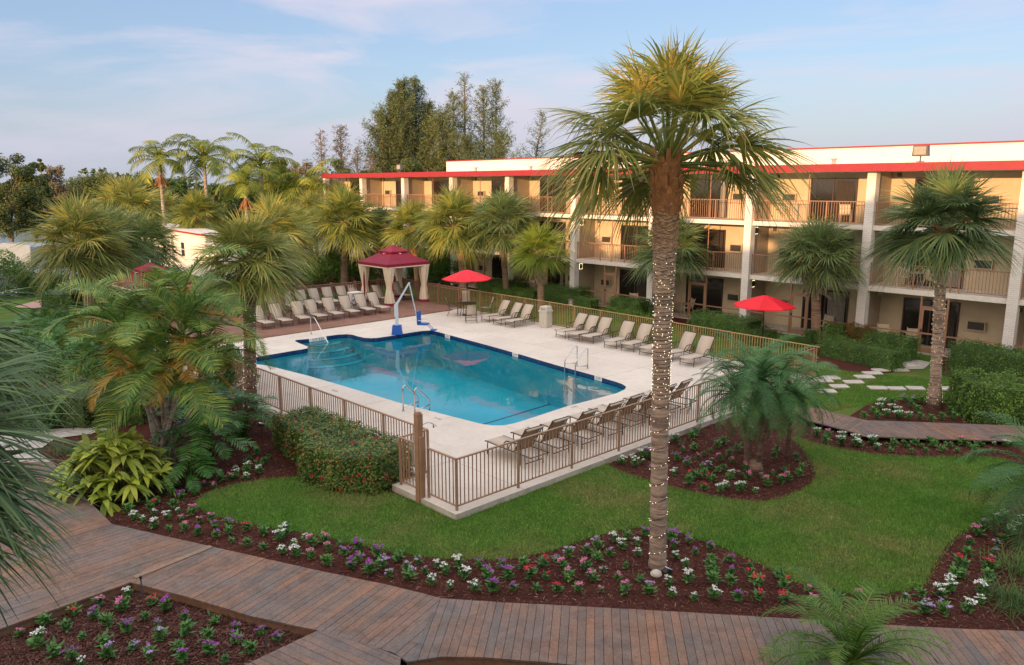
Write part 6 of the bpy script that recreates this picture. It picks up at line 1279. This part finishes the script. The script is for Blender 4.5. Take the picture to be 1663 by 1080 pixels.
BEDS = [('the bed left of the lawn tip', T(180,720,5.4, 'g,1280,90 g,1385,115 g,1215,130 g,1180,185 g,1360,160 r,1300,195 w,1095,225 w,965,260 w,1095,285 w,1200,240 w,1300,260 w,1185,305 p,1040,315 g,960,320 p,840,290 p,690,310 p,820,360 p,905,385 l,580,375 g,680,410 v,745,440 v,450,435 g,535,455 r,310,480 v,615,490 g,400,520 r,215,545 g,150,600 r,350,575 g,550,555 w,380,620 w,210,655 w,290,685 w,590,605 w,500,660 w,385,730 p,720,615 p,620,665 p,780,690 p,885,670 g,510,750 p,650,760 v,770,790 v,915,745 v,920,815 v,1040,725 g,1040,785 g,1060,855 r,1190,760 g,1340,790 g,1200,890 g,1340,920')),
 ('the long lower lawn edge bed', T(440,860,4.376, 'w,100,35 w,65,75 w,240,65 w,165,110 w,80,160 w,180,180 p,295,110 p,380,85 p,405,145 p,285,200 g,400,245 g,495,115 v,525,175 v,620,145 v,635,215 v,565,265 v,705,300 v,760,190 l,790,265 l,840,330 g,905,215 l,965,275 l,985,345 l,1045,235 l,1095,300 w,1185,260 w,1240,305 w,1335,260 w,1375,340 w,1145,385 w,1275,410 w,1450,435 v,1480,260 v,1540,345 v,1580,435 v,1640,270')+T(500,780,2.7717, 'v,900,435 v,925,495 g,970,390 r,1060,385 r,1000,440 r,1070,440 g,1030,495 r,1120,500 l,1120,360 l,1175,340 p,1150,400 l,1255,325 l,1305,300 w,1380,270 w,1415,305 w,1485,285 w,1485,335 v,1520,245 g,1440,260 l,1360,335 g,1305,355 p,1250,400 l,1330,410 g,1430,390 p,1170,440 p,1280,445 p,1395,445 g,1495,450 p,1215,500 p,1320,500 p,1425,500 l,1535,505 w,1625,465 w,1640,520')),
 ('the bed right of the big palm', T(1060,780,2.758, 'v,85,245 v,90,270 v,95,300 v,165,275 v,190,325 v,260,310 w,105,345 w,145,385 w,160,450 w,185,530 w,275,525 v,345,360 v,355,415 g,350,465 g,260,365 g,265,405 g,270,455 v,380,535 r,435,380 r,440,430 r,470,470 r,475,535 g,565,430 r,585,480 r,590,545 p,695,500 p,715,550 g,805,505 g,835,545 p,920,530')),
 ('the right sweeping bed', T(1060,780,2.758, 'l,1130,530 g,1200,520 w,1290,520 l,1215,590 l,1300,595 w,1335,460 w,1330,495 w,1410,585 w,1475,505 w,1465,550 r,1380,390 r,1370,370 g,1380,430 g,1410,330 p,1420,280 p,1450,240 l,1480,210 w,1540,185 w,1570,165 g,1500,440 r,1500,400 g,1490,470 p,1520,360 l,1530,320 l,1540,290 w,1600,240 w,1620,220 w,1650,195 g,1570,270 g,1350,430')),
 ('the boardwalk corner bed', T(0,780,2.97, 'w,620,555 p,480,605 r,360,650 p,590,625 r,735,595 v,805,620 g,705,665 v,450,665 g,520,700 v,615,730 v,765,695 v,890,665 g,1035,690 g,905,740 l,775,765 g,1005,765 v,1140,725 v,1145,780 v,1255,740 v,1340,775 g,1210,830 v,1015,835 g,860,820 l,645,815 g,505,790 g,400,760 g,320,720 p,95,745 g,220,695 w,185,795 g,265,840 v,345,865 l,525,850 l,720,860 v,880,870 g,1085,875 w,395,885')),
 ('the date palm clump bed', T(960,660,4.376, 'w,215,400 w,295,375 w,310,415 w,360,350 w,400,335 w,370,395 v,415,355 v,425,450 w,600,460 w,585,480 v,605,375 v,675,415 p,755,360 p,650,310 g,640,270 w,595,245 p,745,190 g,715,220 g,730,300 g,800,340 g,850,310 g,900,280 g,940,260 l,790,435 l,840,430 p,855,385 p,915,375 p,1000,390 g,900,460 g,940,440 g,800,480 r,840,520 r,720,510 g,690,545 g,760,500 r,800,585 g,870,520 w,990,505 w,955,570 w,915,605 w,1090,565 w,1050,600 w,1165,605 p,1050,480 p,1090,445 p,1115,510 p,1210,500 p,1290,475 p,1250,560 p,1350,540 p,1400,520 g,1370,450 g,1480,490 g,1500,440 g,1460,370 g,1320,310 g,1300,360 g,1040,310 g,980,340 p,1140,190 v,1110,230')),
 ('the narrow bed below right boardwalk', T(1300,630,4.581, 'p,200,330 g,185,375 w,120,320 w,310,350 w,305,385 w,300,410 w,410,370 w,410,395 w,440,430 w,530,385 w,540,405 w,565,445 g,640,395 g,690,430 g,670,465 g,770,395 g,790,430 g,820,475 g,850,390 g,900,430 g,930,470 g,965,385 g,990,430 g,1050,465 g,1080,395 g,1120,430 g,1160,470 p,1190,385 p,1310,395 g,1250,430 g,1295,465 g,1360,425 w,1440,420 w,1530,400')),
 ('the right palm bed', T(1300,630,4.581, 'w,600,130 w,590,160 w,610,120 w,680,165 w,725,185 w,715,220 w,735,215 w,805,225 w,640,205 g,470,220 g,540,180 g,570,215 g,680,115 l,770,90 l,845,100 g,900,100 g,820,135 g,870,170 g,890,225 g,970,240 g,1050,225 g,1110,180 g,1140,220 g,1200,190 g,1240,225'))]
protos = {}
cnt = 0
ALLF = []
for bi, (bn, lst) in enumerate(BEDS):
    for c, px, py in lst: ALLF.append((bn, c, px, py+(9 if 'below right' in bn and py < 718 else 3)))
print('bedding plants', len(ALLF))
REST = []
if len(ALLF) > 298: ALLF = sorted(ALLF, key=lambda q: -q[3]); REST = ALLF[298:]; ALLF = ALLF[:298]
ORD += ['twenty first', 'twenty second', 'twenty third', 'twenty fourth', 'twenty fifth', 'twenty sixth', 'twenty seventh', 'twenty eighth', 'twenty ninth', 'thirtieth']
ALLF = sorted(ALLF, key=lambda q: (q[0], q[1], q[2])); seen = {}
for i, (bn, c, px, py) in enumerate(ALLF):
    nm = NAMES[c]; v = i % 3
    k_ = seen.get((bn, c), 0); seen[(bn, c)] = k_+1
    lab = ORD[k_]+(' flowerless green' if c == 'g' else ' %s flowered' % nm)+' plant from the left in '+bn
    x, y = at(px, py, .02); rz = R.uniform(0, 6.28); s = R.choice([R.uniform(.5,.75), R.uniform(.75,1.05), R.uniform(.75,1.05)])
    if (nm, v) not in protos:
        r = bed_plant(nm, 900+i); protos[(nm, v)] = (r, kidsof(r)); r.location = (x, y, .015); r.rotation_euler = (0,0,rz); r.scale = (s,s,s)
    else:
        r0, ks = protos[(nm, v)]; r = copytree(ks, r0, (x, y, .015), rz, None, sc=s)
    r['label'] = lab; r['group'] = nm+' bedding plants in '+bn
if REST:
    for cc in sorted({q[1] for q in REST}):
        pass
    lv, fv = [], {}
    for (bn, c, px, py) in REST:
        (r, ks) = protos[(NAMES[c], 0)]; x, y = at(px, py, .02)
        for part, _ in ks:
            me = part.data; V = np.empty(len(me.vertices)*3, np.float32); me.vertices.foreach_get('co', V); V = V.reshape(-1, 3)+np.array([x, y, .015]); Q = np.empty(len(me.polygons)*4, np.int32); me.loops.foreach_get('vertex_index', Q); fv.setdefault(me.materials[0].name, []).append((V, Q.reshape(-1, 4)))
    Vs, Qs, mi, nms = [], [], [], list(fv); k = 0
    for j, nm in enumerate(nms):
        for V, Q in fv[nm]: Vs.append(V); Qs.append(Q+k); k += len(V); mi += [j]*len(Q)
    o = npobj('bedding_plants', np.concatenate(Vs), np.concatenate(Qs), nms[0])
    for nm in nms[1:]: o.data.materials.append(MT[nm])
    if len(mi) == len(o.data.polygons): o.data.polygons.foreach_set('material_index', mi)
    tag(o, 'far rows of small bedding plants by the right boardwalk and palm', 'flowers', kind='stuff')
for o in bpy.data.objects:
    if o.parent is None and o.type in ('MESH', 'EMPTY') and not o.get('label') and not o.get('kind'): print('UNLABELLED', o.name)
